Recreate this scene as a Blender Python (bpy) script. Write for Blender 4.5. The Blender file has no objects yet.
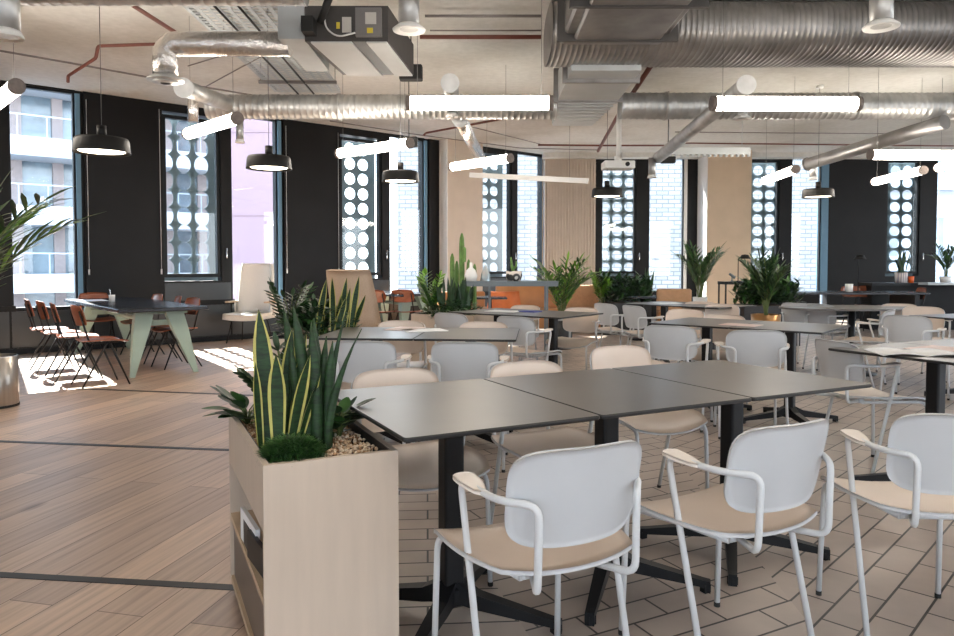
import bpy, math, random
from mathutils import Vector, Matrix
random.seed(7)
PI = math.pi
SC = bpy.context.scene
COL = SC.collection

# ---------------------------------------------------------------- camera
CAMH = 1.21; FPX = 715.0; PITCH = math.radians(2.0); CX = 477.0; CY = 290.0
cd = bpy.data.cameras.new('camera'); cam = bpy.data.objects.new('camera', cd); COL.objects.link(cam)
cam.location = (0, 0, CAMH); cam.rotation_euler = (math.radians(90) - PITCH, 0, 0)
cd.sensor_width = 36; cd.lens = FPX * 36 / 954; cd.shift_y = -(318 - CY) / 954
cd.clip_start = 0.05; cd.clip_end = 400
SC.camera = cam
_c, _s = math.cos(PITCH), math.sin(PITCH)
def ray(px, py):
    a = (px - CX) / FPX; b = (CY - py) / FPX
    return (a, _c + b * _s, -_s + b * _c)
def at(px, py, z=0.0):                      # point of a known height
    r = ray(px, py); t = (z - CAMH) / r[2]
    return Vector((r[0] * t, r[1] * t, z))
def dp(px, py, Y):                          # point of a known distance
    r = ray(px, py); t = Y / r[1]
    return Vector((r[0] * t, Y, CAMH + r[2] * t))

# ---------------------------------------------------------------- materials
M = {}
def new_mat(name):
    m = bpy.data.materials.new(name); m.use_nodes = True
    nt = m.node_tree; b = nt.nodes['Principled BSDF']
    M[name] = m
    return m, nt, b
def N(nt, t, **kw):
    n = nt.nodes.new(t)
    for k, v in kw.items(): setattr(n, k, v)
    return n
def ramp(nt, src, stops):
    r = N(nt, 'ShaderNodeValToRGB'); e = r.color_ramp.elements
    while len(e) > 1: e.remove(e[-1])
    e[0].position = stops[0][0]; e[0].color = (*stops[0][1], 1)
    for p, c in stops[1:]:
        x = e.new(p); x.color = (*c, 1)
    nt.links.new(src, r.inputs[0]); return r.outputs[0]
def plain(name, col, rough=0.5, metal=0.0, var=0.06, scale=8.0, bump=0.0, spec=0.5, stretch=None, emit=None, coat=0.0):
    m, nt, b = new_mat(name)
    tc = N(nt, 'ShaderNodeTexCoord'); nz = N(nt, 'ShaderNodeTexNoise')
    nz.inputs['Scale'].default_value = scale; nz.inputs['Detail'].default_value = 4
    src = tc.outputs['Object']
    if stretch:
        mp = N(nt, 'ShaderNodeMapping'); mp.inputs['Scale'].default_value = stretch
        nt.links.new(src, mp.inputs[0]); src = mp.outputs[0]
    nt.links.new(src, nz.inputs['Vector'])
    lo = [max(0, c * (1 - var)) for c in col]; hi = [min(1, c * (1 + var)) for c in col]
    nt.links.new(ramp(nt, nz.outputs[0], [(0.3, lo), (0.7, hi)]), b.inputs['Base Color'])
    b.inputs['Roughness'].default_value = rough; b.inputs['Metallic'].default_value = metal
    b.inputs['Specular IOR Level'].default_value = spec
    if coat: b.inputs['Coat Weight'].default_value = coat
    if bump:
        bp = N(nt, 'ShaderNodeBump'); bp.inputs['Strength'].default_value = bump; bp.inputs['Distance'].default_value = 0.01
        nt.links.new(nz.outputs[0], bp.inputs['Height']); nt.links.new(bp.outputs[0], b.inputs['Normal'])
    if emit:
        b.inputs['Emission Color'].default_value = (*emit[0], 1); b.inputs['Emission Strength'].default_value = emit[1]
    return m
plain('chair_white', (0.78, 0.75, 0.70), 0.42, var=0.02)
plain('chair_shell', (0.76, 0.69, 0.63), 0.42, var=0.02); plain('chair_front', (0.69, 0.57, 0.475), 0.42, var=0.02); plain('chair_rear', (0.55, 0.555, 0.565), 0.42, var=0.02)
plain('chair_steel', (0.64, 0.65, 0.66), 0.35, var=0.02)
plain('laminate', (0.115, 0.105, 0.098), 0.34, var=0.10, scale=3, spec=0.55)
plain('black_edge', (0.012, 0.012, 0.013), 0.45)
plain('black_steel', (0.010, 0.010, 0.011), 0.4, spec=0.3)
plain('cap_brown', (0.20, 0.16, 0.14), 0.6, var=0.2, scale=40)
plain('shade_brown', (0.10, 0.075, 0.058), 0.35, spec=0.6)  # dark brown painting the shade inside the planter
plain('black_rubber', (0.02, 0.02, 0.02), 0.8)
plain('ply_face', (0.56, 0.455, 0.36), 0.6, var=0.04, scale=5, stretch=(6, 6, 0.6))
plain('ply_edge', (0.52, 0.38, 0.25), 0.6, var=0.12, scale=6)
plain('brown_ply', (0.27, 0.075, 0.030), 0.35, var=0.25, scale=6, stretch=(1, 6, 1), coat=0.3)
plain('green_metal', (0.33, 0.42, 0.35), 0.45, var=0.03)
plain('black_top', (0.018, 0.019, 0.024), 0.25, var=0.1, spec=0.6)
plain('panel_black', (0.009, 0.009, 0.0095), 0.45, var=0.15, scale=2, spec=0.2)
plain('panel_sheen', (0.022, 0.026, 0.029), 0.3, spec=0.6)  # glossy lower panels, with a cool reflection put into the base colour
plain('frame_black', (0.008, 0.010, 0.012), 0.4, spec=0.25)
plain('reveal_blue', (0.11, 0.22, 0.32), 0.5, var=0.03)
plain('plaster_tan', (0.56, 0.44, 0.32), 0.85, var=0.05, scale=3)
plain('plaster_beige', (0.58, 0.50, 0.42), 0.85, var=0.05, scale=3)
plain('plaster_white', (0.72, 0.71, 0.69), 0.8, var=0.04, scale=3)
plain('white_paint', (0.80, 0.80, 0.78), 0.5, var=0.02)
plain('chrome', (0.75, 0.75, 0.74), 0.22, metal=1.0, var=0.03)
plain('galv', (0.50, 0.50, 0.49), 0.44, metal=0.8, var=0.22, scale=5)
plain('galv_dark', (0.27, 0.26, 0.255), 0.42, metal=0.8, var=0.25, scale=4)
plain('foil', (0.78, 0.74, 0.70), 0.26, metal=0.95, var=0.10, scale=30, bump=0.9)
plain('galv_sheet', (0.52, 0.55, 0.56), 0.5, metal=0.25, var=0.08, scale=3)
plain('tray_grey', (0.42, 0.46, 0.48), 0.5, metal=0.4, var=0.06)
plain('unit_grey', (0.065, 0.06, 0.058), 0.55, metal=0.2, var=0.1)
plain('unit_white', (0.62, 0.64, 0.64), 0.6, var=0.03)
plain('unit_panel', (0.20, 0.19, 0.19), 0.5, var=0.05)
plain('label_paper', (0.62, 0.60, 0.56), 0.7)
plain('label_yellow', (0.75, 0.60, 0.06), 0.6)
plain('red_pipe', (0.15, 0.045, 0.03), 0.5, var=0.12)
plain('conduit', (0.22, 0.20, 0.19), 0.5, metal=0.4)
plain('wire', (0.10, 0.10, 0.10), 0.6)
plain('cable_white', (0.7, 0.7, 0.7), 0.6)
plain('bin_metal', (0.50, 0.46, 0.42), 0.28, metal=1.0, var=0.15, scale=4, stretch=(8, 8, 0.3))
plain('wood_beige', (0.50, 0.38, 0.28), 0.8, var=0.06, scale=90, bump=0.3)
plain('fabric_white', (0.70, 0.66, 0.61), 0.85, var=0.04, scale=80, bump=0.2)
plain('tan_leather', (0.42, 0.20, 0.075), 0.45, var=0.10, scale=5)
plain('tan_fabric', (0.46, 0.27, 0.15), 0.8, var=0.08, scale=20)
plain('orange_shell', (0.62, 0.17, 0.05), 0.4, var=0.1)
plain('shelf_grey', (0.14, 0.17, 0.19), 0.5, var=0.05)
plain('leaf_dark', (0.022, 0.055, 0.020), 0.4, var=0.5, scale=14)
plain('leaf_mid', (0.045, 0.12, 0.028), 0.4, var=0.45, scale=14)
plain('leaf_bright', (0.15, 0.32, 0.035), 0.4, var=0.4, scale=14)
plain('leaf_yellow', (0.52, 0.47, 0.13), 0.45, var=0.15, scale=20)
plain('leaf_stem', (0.12, 0.16, 0.05), 0.6, var=0.2)
plain('cactus_green', (0.10, 0.20, 0.045), 0.6, var=0.3, scale=12)
plain('trunk_brown', (0.13, 0.085, 0.05), 0.8, var=0.3, scale=20)
plain('soil', (0.05, 0.035, 0.025), 0.95, var=0.4, scale=40, bump=0.8)
plain('ceramic_white', (0.78, 0.77, 0.75), 0.25, var=0.02)
plain('brass', (0.46, 0.27, 0.13), 0.3, metal=1.0, var=0.1)
plain('dark_planter', (0.02, 0.02, 0.022), 0.5)
plain('paper_white', (0.82, 0.82, 0.82), 0.6, var=0.02)
plain('paper_pink', (0.72, 0.58, 0.54), 0.6, var=0.05)
plain('paper_blue', (0.05, 0.07, 0.30), 0.5, var=0.1)
plain('orange_cup', (0.80, 0.13, 0.02), 0.4)
plain('ext_white', (0.40, 0.42, 0.45), 0.8, var=0.03, scale=1)
plain('ext_pink', (0.22, 0.15, 0.175), 0.8, var=0.04, scale=1)
plain('ext_grey', (0.36, 0.39, 0.43), 0.7, var=0.1, scale=1)
plain('ext_post', (0.30, 0.26, 0.26), 0.8)
plain('ext_ground', (0.35, 0.34, 0.33), 0.9, var=0.1, scale=0.3)
plain('ext_glass', (0.13, 0.18, 0.22), 0.15, var=0.5, scale=0.8, spec=0.8)
plain('ext_rail', (0.35, 0.42, 0.48), 0.4, metal=0.3)
plain('screen_teal', (0.20, 0.27, 0.30), 0.5, metal=0.2, var=0.06)
plain('pendant_black', (0.010, 0.009, 0.008), 0.5, spec=0.25)
plain('lamp_glow', (1, 0.93, 0.8), 0.5, emit=((1.0, 0.86, 0.66), 5.0))
plain('tube_glow', (1, 0.97, 0.93), 0.5, emit=((1.0, 0.90, 0.78), 12.0))
plain('exit_green', (0.1, 0.6, 0.3), 0.5, emit=((0.1, 0.9, 0.4), 1.5))

def glass_mat():
    m, nt, b = new_mat('window_glass')
    out = nt.nodes['Material Output']; tr = N(nt, 'ShaderNodeBsdfTransparent'); gl = N(nt, 'ShaderNodeBsdfGlossy')
    tr.inputs[0].default_value = (0.93, 0.96, 0.97, 1); gl.inputs['Roughness'].default_value = 0.02
    lw = N(nt, 'ShaderNodeLayerWeight'); lw.inputs[0].default_value = 0.5
    pw = N(nt, 'ShaderNodeMath', operation='POWER'); pw.inputs[1].default_value = 4; nt.links.new(lw.outputs['Facing'], pw.inputs[0])
    fr = N(nt, 'ShaderNodeMath', operation='MULTIPLY_ADD'); fr.inputs[1].default_value = 0.6; fr.inputs[2].default_value = 0.03; nt.links.new(pw.outputs[0], fr.inputs[0])
    mx = N(nt, 'ShaderNodeMixShader')
    nt.links.new(fr.outputs[0], mx.inputs[0]); nt.links.new(tr.outputs[0], mx.inputs[1]); nt.links.new(gl.outputs[0], mx.inputs[2])
    nt.links.new(mx.outputs[0], out.inputs[0]); nt.nodes.remove(b)
glass_mat()
def vase_glass():
    m, nt, b = new_mat('vase_glass')
    b.inputs['Base Color'].default_value = (0.75, 0.85, 0.88, 1); b.inputs['Roughness'].default_value = 0.1
    b.inputs['Transmission Weight'].default_value = 0.6; b.inputs['IOR'].default_value = 1.3
vase_glass()

def concrete_mat():
    m, nt, b = new_mat('concrete')
    tc = N(nt, 'ShaderNodeTexCoord')
    n1 = N(nt, 'ShaderNodeTexNoise'); n1.inputs['Scale'].default_value = 0.6; n1.inputs['Detail'].default_value = 6
    n2 = N(nt, 'ShaderNodeTexNoise'); n2.inputs['Scale'].default_value = 12; n2.inputs['Detail'].default_value = 6
    nt.links.new(tc.outputs['Object'], n1.inputs[0]); nt.links.new(tc.outputs['Object'], n2.inputs[0])
    c1 = ramp(nt, n1.outputs[0], [(0.32, (0.49, 0.47, 0.42)), (0.52, (0.64, 0.635, 0.60)), (0.72, (0.71, 0.715, 0.69))])
    mx = N(nt, 'ShaderNodeMix', data_type='RGBA', blend_type='MULTIPLY'); mx.inputs[0].default_value = 0.5
    c2 = ramp(nt, n2.outputs[0], [(0.35, (0.80, 0.80, 0.80)), (0.65, (1, 1, 1))])
    nt.links.new(c1, mx.inputs[6]); nt.links.new(c2, mx.inputs[7]); nt.links.new(mx.outputs[2], b.inputs['Base Color'])
    b.inputs['Roughness'].default_value = 0.85
concrete_mat()

def brick_mat(name, c1, c2, mortar, bw, rh, ms, plane='XZ', rough=0.8):
    m, nt, b = new_mat(name)
    tc = N(nt, 'ShaderNodeTexCoord'); mp = N(nt, 'ShaderNodeMapping')
    if plane == 'XZ': mp.inputs['Rotation'].default_value = (PI / 2, 0, 0)
    br = N(nt, 'ShaderNodeTexBrick'); br.inputs['Scale'].default_value = 1
    br.inputs['Color1'].default_value = (*c1, 1); br.inputs['Color2'].default_value = (*c2, 1); br.inputs['Mortar'].default_value = (*mortar, 1)
    br.inputs['Brick Width'].default_value = bw; br.inputs['Row Height'].default_value = rh; br.inputs['Mortar Size'].default_value = ms
    nt.links.new(tc.outputs['Object'], mp.inputs[0]); nt.links.new(mp.outputs[0], br.inputs[0])
    nt.links.new(br.outputs[0], b.inputs['Base Color']); b.inputs['Roughness'].default_value = rough
brick_mat('white_brick', (0.30, 0.295, 0.29), (0.22, 0.22, 0.22), (0.13, 0.13, 0.13), 0.45, 0.16, 0.02)

def wood_floor_mat():
    m, nt, b = new_mat('oak_planks')
    tc = N(nt, 'ShaderNodeTexCoord')
    mp = N(nt, 'ShaderNodeMapping'); mp.inputs['Rotation'].default_value = (0, 0, math.radians(-77))
    br = N(nt, 'ShaderNodeTexBrick'); br.inputs['Scale'].default_value = 1
    br.inputs['Color1'].default_value = (0.58, 0.42, 0.31, 1); br.inputs['Color2'].default_value = (0.36, 0.26, 0.205, 1)
    br.inputs['Mortar'].default_value = (0.15, 0.10, 0.075, 1)
    br.inputs['Brick Width'].default_value = 2.1; br.inputs['Row Height'].default_value = 0.185; br.inputs['Mortar Size'].default_value = 0.0022
    br.offset = 0.37; br.inputs['Bias'].default_value = -0.15
    nt.links.new(tc.outputs['Object'], mp.inputs[0]); nt.links.new(mp.outputs[0], br.inputs[0])
    g = N(nt, 'ShaderNodeMapping'); g.inputs['Scale'].default_value = (1.2, 22, 1); nt.links.new(mp.outputs[0], g.inputs[0])
    nz = N(nt, 'ShaderNodeTexNoise'); nz.inputs['Scale'].default_value = 1.6; nz.inputs['Detail'].default_value = 8; nt.links.new(g.outputs[0], nz.inputs[0])
    gr = ramp(nt, nz.outputs[0], [(0.28, (0.62, 0.60, 0.60)), (0.5, (0.98, 0.96, 0.95)), (0.72, (1.2, 1.18, 1.15))])
    mx = N(nt, 'ShaderNodeMix', data_type='RGBA', blend_type='MULTIPLY'); mx.inputs[0].default_value = 0.75
    nt.links.new(br.outputs[0], mx.inputs[6]); nt.links.new(gr, mx.inputs[7])
    v = N(nt, 'ShaderNodeTexVoronoi'); v.inputs['Scale'].default_value = 1.0
    vm = N(nt, 'ShaderNodeMapping'); vm.inputs['Scale'].default_value = (0.9, 2.1, 1); nt.links.new(mp.outputs[0], vm.inputs[0]); nt.links.new(vm.outputs[0], v.inputs[0])
    kn = ramp(nt, v.outputs['Distance'], [(0.0, (0.35, 0.3, 0.3)), (0.045, (0.6, 0.55, 0.52)), (0.09, (1, 1, 1))])
    m2 = N(nt, 'ShaderNodeMix', data_type='RGBA', blend_type='MULTIPLY'); m2.inputs[0].default_value = 0.8
    nt.links.new(mx.outputs[2], m2.inputs[6]); nt.links.new(kn, m2.inputs[7])
    nt.links.new(m2.outputs[2], b.inputs['Base Color'])
    b.inputs['Roughness'].default_value = 0.38; b.inputs['Specular IOR Level'].default_value = 0.5
    bp = N(nt, 'ShaderNodeBump'); bp.inputs['Strength'].default_value = 0.10; bp.inputs['Distance'].default_value = 0.004
    nt.links.new(nz.outputs[0], bp.inputs['Height']); nt.links.new(bp.outputs[0], b.inputs['Normal'])
wood_floor_mat()

def tile_mat():
    # three fans of running-bond tiles that meet along straight seams
    m, nt, b = new_mat('floor_tiles')
    tc = N(nt, 'ShaderNodeTexCoord')
    sep = N(nt, 'ShaderNodeSeparateXYZ'); nt.links.new(tc.outputs['Object'], sep.inputs[0])
    def brick(ang, off):
        mp = N(nt, 'ShaderNodeMapping'); mp.inputs['Rotation'].default_value = (0, 0, math.radians(-ang)); mp.inputs['Location'].default_value = off
        br = N(nt, 'ShaderNodeTexBrick'); br.inputs['Scale'].default_value = 1; br.offset = 0.5
        br.inputs['Color1'].default_value = (0.50, 0.41, 0.345, 1); br.inputs['Color2'].default_value = (0.40, 0.325, 0.275, 1)
        br.inputs['Mortar'].default_value = (0.035, 0.027, 0.024, 1)
        br.inputs['Brick Width'].default_value = 0.30; br.inputs['Row Height'].default_value = 0.125; br.inputs['Mortar Size'].default_value = 0.0045
        nt.links.new(tc.outputs['Object'], mp.inputs[0]); nt.links.new(mp.outputs[0], br.inputs[0])
        return br
    b1, b2, b3 = brick(4, (0, 0, 0)), brick(27, (0.1, 0, 0)), brick(46, (0, 0.05, 0))
    def side(x0, y0, dx, dy):      # 1 where the point lies right of the seam
        l = math.hypot(dx, dy); nx, ny = dy / l, -dx / l
        a = N(nt, 'ShaderNodeMath', operation='MULTIPLY'); a.inputs[1].default_value = nx; nt.links.new(sep.outputs[0], a.inputs[0])
        c = N(nt, 'ShaderNodeMath', operation='MULTIPLY_ADD'); c.inputs[1].default_value = ny; nt.links.new(sep.outputs[1], c.inputs[0]); nt.links.new(a.outputs[0], c.inputs[2])
        g = N(nt, 'ShaderNodeMath', operation='GREATER_THAN'); g.inputs[1].default_value = nx * x0 + ny * y0; nt.links.new(c.outputs[0], g.inputs[0])
        return g.outputs[0]
    s1 = side(0.08, 2.63, -0.40, 1.5); s2 = side(1.12, 2.35, 0.06, 1.0)
    def mix(f, a, c):
        x = N(nt, 'ShaderNodeMix', data_type='RGBA'); nt.links.new(f, x.inputs[0]); nt.links.new(a, x.inputs[6]); nt.links.new(c, x.inputs[7]); return x.outputs[2]
    colr = mix(s2, mix(s1, b1.outputs[0], b2.outputs[0]), b3.outputs[0])
    fac = mix(s2, mix(s1, b1.outputs[1], b2.outputs[1]), b3.outputs[1])
    nz = N(nt, 'ShaderNodeTexNoise'); nz.inputs['Scale'].default_value = 3; nz.inputs['Detail'].default_value = 5; nt.links.new(tc.outputs['Object'], nz.inputs[0])
    vr = ramp(nt, nz.outputs[0], [(0.3, (0.82, 0.82, 0.82)), (0.7, (1.1, 1.1, 1.1))])
    mx = N(nt, 'ShaderNodeMix', data_type='RGBA', blend_type='MULTIPLY'); mx.inputs[0].default_value = 1
    nt.links.new(colr, mx.inputs[6]); nt.links.new(vr, mx.inputs[7]); nt.links.new(mx.outputs[2], b.inputs['Base Color'])
    b.inputs['Roughness'].default_value = 0.36
    bp = N(nt, 'ShaderNodeBump'); bp.invert = True; bp.inputs['Strength'].default_value = 0.5; bp.inputs['Distance'].default_value = 0.003
    nt.links.new(fac, bp.inputs['Height']); nt.links.new(bp.outputs[0], b.inputs['Normal'])
tile_mat()

def striped_pot():
    m, nt, b = new_mat('striped_pot')
    tc = N(nt, 'ShaderNodeTexCoord'); w = N(nt, 'ShaderNodeTexWave'); w.inputs['Scale'].default_value = 9; w.bands_direction = 'X'
    nt.links.new(tc.outputs['Object'], w.inputs[0])
    nt.links.new(ramp(nt, w.outputs[0], [(0.2, (0.75, 0.72, 0.68)), (0.5, (0.65, 0.40, 0.33)), (0.8, (0.35, 0.35, 0.42))]), b.inputs['Base Color'])
striped_pot()
def pattern_pot():
    m, nt, b = new_mat('pattern_pot')
    tc = N(nt, 'ShaderNodeTexCoord'); w = N(nt, 'ShaderNodeTexVoronoi'); w.inputs['Scale'].default_value = 9
    nt.links.new(tc.outputs['Object'], w.inputs[0])
    r = ramp(nt, w.outputs['Distance'], [(0.0, (0.7, 0.66, 0.6)), (0.22, (0.7, 0.66, 0.6)), (0.26, (0.03, 0.03, 0.03)), (0.5, (0.05, 0.05, 0.05)), (0.55, (0.7, 0.62, 0.55))])
    nt.links.new(r, b.inputs['Base Color'])
pattern_pot()

# ---------------------------------------------------------------- mesh helpers
class MB:
    def __init__(s): s.v = []; s.f = []; s.mi = []; s.sm = []
    def add(s, vs, fs, mi=0, smooth=False):
        o = len(s.v); s.v += [tuple(v) for v in vs]
        for f in fs: s.f.append(tuple(i + o for i in f)); s.mi.append(mi); s.sm.append(smooth)
    def obox(s, c, ax, h, mi=0):            # centre, three axes, half sizes
        c = Vector(c); a = [Vector(x) * k for x, k in zip(ax, h)]
        vs = [c + a[0] * i + a[1] * j + a[2] * k for i in (-1, 1) for j in (-1, 1) for k in (-1, 1)]
        s.add(vs, [(0, 1, 3, 2), (4, 6, 7, 5), (0, 4, 5, 1), (2, 3, 7, 6), (0, 2, 6, 4), (1, 5, 7, 3)], mi)
    def box(s, x0, x1, y0, y1, z0, z1, mi=0):
        s.obox(((x0 + x1) / 2, (y0 + y1) / 2, (z0 + z1) / 2), ((1, 0, 0), (0, 1, 0), (0, 0, 1)), (abs(x1 - x0) / 2, abs(y1 - y0) / 2, abs(z1 - z0) / 2), mi)
    def bevbox(s, x0, x1, y0, y1, z0, z1, r=0.01, mi=0, n=3, smooth=False):
        # box with vertical corners rounded and a small chamfer on top and bottom
        def ring(i, z):
            ps = []
            for cx, cy, a0 in ((x1 - r, y1 - r, 0), (x0 + r, y1 - r, 90), (x0 + r, y0 + r, 180), (x1 - r, y0 + r, 270)):
                for k in range(n + 1):
                    a = math.radians(a0 + 90 * k / n); ps.append((cx + (r - i) * math.cos(a), cy + (r - i) * math.sin(a), z))
            return ps
        c = min(r * 0.4, (z1 - z0) * 0.3)
        rs = [ring(c, z0), ring(0, z0 + c), ring(0, z1 - c), ring(c, z1)]
        m = len(rs[0]); vs = sum(rs, []); fs = [tuple(range(m))[::-1], tuple(range(3 * m, 4 * m))]
        for q in range(3):
            for k in range(m): fs.append((q * m + k, q * m + (k + 1) % m, (q + 1) * m + (k + 1) % m, (q + 1) * m + k))
        s.add(vs, fs, mi, smooth)
    def tube(s, pts, r, n=8, mi=0, caps=True, smooth=True):
        pts = [Vector(p) for p in pts]; m = len(pts)
        rr = r if isinstance(r, (list, tuple)) else [r] * m
        T = [(pts[min(i + 1, m - 1)] - pts[max(i - 1, 0)]).normalized() for i in range(m)]
        up = Vector((0, 0, 1)) if abs(T[0].z) < 0.9 else Vector((1, 0, 0))
        u = T[0].cross(up).normalized(); vs = []
        for i in range(m):
            u = (u - T[i] * u.dot(T[i])).normalized(); w = T[i].cross(u)
            for k in range(n):
                a = 2 * PI * k / n; vs.append(pts[i] + (u * math.cos(a) + w * math.sin(a)) * rr[i])
        fs = [(i * n + k, i * n + (k + 1) % n, (i + 1) * n + (k + 1) % n, (i + 1) * n + k) for i in range(m - 1) for k in range(n)]
        s.add(vs, fs, mi, smooth)
        if caps:
            o = len(s.v) - m * n
            s.f.append(tuple(o + k for k in range(n))[::-1]); s.mi.append(mi); s.sm.append(False)
            s.f.append(tuple(o + (m - 1) * n + k for k in range(n))); s.mi.append(mi); s.sm.append(False)
    def lathe(s, prof, c=(0, 0, 0), n=24, mi=0, smooth=True):
        vs = []; fs = []; m = len(prof)
        for r, z in prof:
            for k in range(n):
                a = 2 * PI * k / n; vs.append((c[0] + r * math.cos(a), c[1] + r * math.sin(a), c[2] + z))
        for i in range(m - 1):
            for k in range(n): fs.append((i * n + k, i * n + (k + 1) % n, (i + 1) * n + (k + 1) % n, (i + 1) * n + k))
        s.add(vs, fs, mi, smooth)
    def shell(s, fn, nu, nv, th, mi=0, mi2=None):
        g = [[Vector(fn(-1 + 2 * i / nu, -1 + 2 * j / nv)) for j in range(nv + 1)] for i in range(nu + 1)]
        vs = []; m = nv + 1
        nr = []
        for i in range(nu + 1):
            for j in range(nv + 1):
                a = g[min(i + 1, nu)][j] - g[max(i - 1, 0)][j]; b = g[i][min(j + 1, nv)] - g[i][max(j - 1, 0)]
                nn = a.cross(b); nr.append(nn.normalized() if nn.length > 1e-9 else Vector((0, 0, 1)))
        top = [g[i][j] for i in range(nu + 1) for j in range(nv + 1)]
        bot = [p - q * th for p, q in zip(top, nr)]
        K = len(top); fs = []
        for i in range(nu):
            for j in range(nv):
                a = i * m + j; fs.append((a, a + m, a + m + 1, a + 1))
        n1 = len(fs)
        for i in range(nu):
            for j in range(nv):
                a = i * m + j; fs.append((K + a, K + a + 1, K + a + m + 1, K + a + m))
        rim = [i * m for i in range(nu + 1)] + [nu * m + j for j in range(1, nv + 1)] + [i * m + nv for i in range(nu - 1, -1, -1)] + [j for j in range(nv - 1, 0, -1)]
        for k in range(len(rim)):
            a, b = rim[k], rim[(k + 1) % len(rim)]; fs.append((a, b, K + b, K + a))
        f0 = len(s.f); s.add(top + bot, fs, mi, True)
        if mi2 is not None:
            for k in range(f0 + n1, len(s.f)): s.mi[k] = mi2
    def prism(s, poly, z0, z1, mi=0):
        n = len(poly); vs = [(x, y, z0) for x, y in poly] + [(x, y, z1) for x, y in poly]
        s.add(vs, [tuple(range(n))[::-1], tuple(range(n, 2 * n))] + [(k, (k + 1) % n, n + (k + 1) % n, n + k) for k in range(n)], mi)
    def shift(s, d, rz=0.0):
        c_, s_ = math.cos(rz), math.sin(rz)
        s.v = [(x * c_ - y * s_ + d[0], x * s_ + y * c_ + d[1], z + d[2]) for x, y, z in s.v]; return s

def obj(name, mb, mats, parent=None, loc=None, rz=0.0):
    me = bpy.data.meshes.new(name); me.from_pydata(mb.v, [], mb.f)
    if isinstance(mats, str): mats = [mats]
    for k in mats: me.materials.append(M[k])
    me.polygons.foreach_set('material_index', mb.mi); me.polygons.foreach_set('use_smooth', mb.sm); me.update()
    o = bpy.data.objects.new(name, me); COL.objects.link(o)
    if parent is not None: o.parent = parent
    if loc is not None: o.location = loc
    if rz: o.rotation_euler = (0, 0, rz)
    return o
def thing(name, label, cat, loc=(0, 0, 0), rz=0.0, group=None):
    o = bpy.data.objects.new(name, None); COL.objects.link(o); o.location = loc; o.rotation_euler = (0, 0, rz)
    return tag(o, label, cat, group)
def tag(o, label, cat, group=None, kind=None):
    o['label'] = label; o['category'] = cat
    if group: o['group'] = group
    if kind: o['kind'] = kind
    return o
def struct(o): o['kind'] = 'structure'; return o
def dup(root, loc, rz, label, group=None, scale=None):
    r = root.copy(); COL.objects.link(r); r.location = loc; r.rotation_euler = (0, 0, rz); r['label'] = label
    if group: r['group'] = group
    if scale: r.scale = (scale,) * 3
    for ch in list(root.children):
        c = ch.copy(); COL.objects.link(c); c.parent = r
        for g in list(ch.children):
            d = g.copy(); COL.objects.link(d); d.parent = c
    return r
def fillet(pts, r, n=4):
    pts = [Vector(p) for p in pts]; out = [pts[0]]
    for i in range(1, len(pts) - 1):
        a, b, c = pts[i - 1], pts[i], pts[i + 1]
        d1 = (a - b); d2 = (c - b); q = min(r, d1.length * 0.45, d2.length * 0.45)
        p0 = b + d1.normalized() * q; p2 = b + d2.normalized() * q
        for k in range(n + 1):
            t = k / n; out.append(p0 * (1 - t) ** 2 + b * 2 * t * (1 - t) + p2 * t * t)
    out.append(pts[-1]); return out

# ================================================================ SETTING
WL0 = Vector((-6.39, 9.53, 0)); WU = Vector((0.772, 0.636, 0)).normalized(); WN = Vector((-WU.y, WU.x, 0))   # window wall on the left
S = 0.938
BY = 16.04                                       # distance of the wall at the back
CEIL = 3.665
BL0 = Vector((0, BY, 0)); BU = Vector((1, 0, 0)); BN = Vector((0, 1, 0))
Z = Vector((0, 0, 1))
def wb(mb, fr, t0, t1, z0, z1, d0, d1, mi=0):
    O, U, Nn = fr
    c = O + U * ((t0 + t1) / 2) + Nn * ((d0 + d1) / 2) + Z * ((z0 + z1) / 2)
    mb.obox(c, (U, Nn, Z), ((t1 - t0) / 2, abs(d1 - d0) / 2, (z1 - z0) / 2), mi)
LF = (WL0, WU, WN); BF = (BL0, BU, BN)

# floors: oak on the left, tiles on the right; the border follows the line of planters
border = [(-0.20, -5.0), (-0.36, 1.9), (-0.80, 2.80), (-1.35, 5.4), (-0.9, 8.3), (0.4, 11.5), (1.5, 16.1)]
OW = WL0 + WU * (-7.5) + WN * 0.2                # outer outline of the storey
tq = (BY + 0.2 - (WL0 + WN * 0.2).y) / WU.y; OC = WL0 + WN * 0.2 + WU * tq
pg = [(OW.x, -5)] + border + [(OC.x, OC.y), (OW.x, OW.y)]
mb = MB(); mb.add([(x, y, 0) for x, y in pg], [tuple(range(len(pg)))])
mb.prism([(OW.x, -5), (14, -5), (14, BY + 0.2), (OC.x, OC.y), (OW.x, OW.y)], -0.3, -0.01)
struct(obj('floor', mb, 'oak_planks'))
mb = MB(); mb.add([(x, y, 0) for x, y in border] + [(OC.x, OC.y, 0), (14, BY + 0.2, 0), (14, -5, 0)], [tuple(range(len(border) + 3))[::-1]])
struct(obj('floor_tiled', mb, 'floor_tiles'))
# dark inlay strips in the oak floor
for i, (p, q) in enumerate((((0, 575), (228, 587.5)), ((0, 441.5), (225, 450)), ((95, 389.3), (191, 393)))):
    a = at(*p); b_ = at(*q); d = (b_ - a).normalized(); a2 = a - d * (3.0 if i < 2 else 0.2); b2 = b_ + d * (0.35 if i < 2 else 1.0)
    mb = MB(); mb.obox((a2 + b2) / 2 + Z * 0.001, (d, d.cross(Z), Z), ((b2 - a2).length / 2, 0.022, 0.0015))
    struct(obj('trim_%d' % (i + 1), mb, 'black_steel'))

mb = MB()
mb.prism([(OW.x, -5), (14, -5), (14, BY + 0.2), (OC.x, OC.y), (OW.x, OW.y)], CEIL, CEIL + 0.3)
struct(obj('ceiling', mb, 'concrete'))

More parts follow.
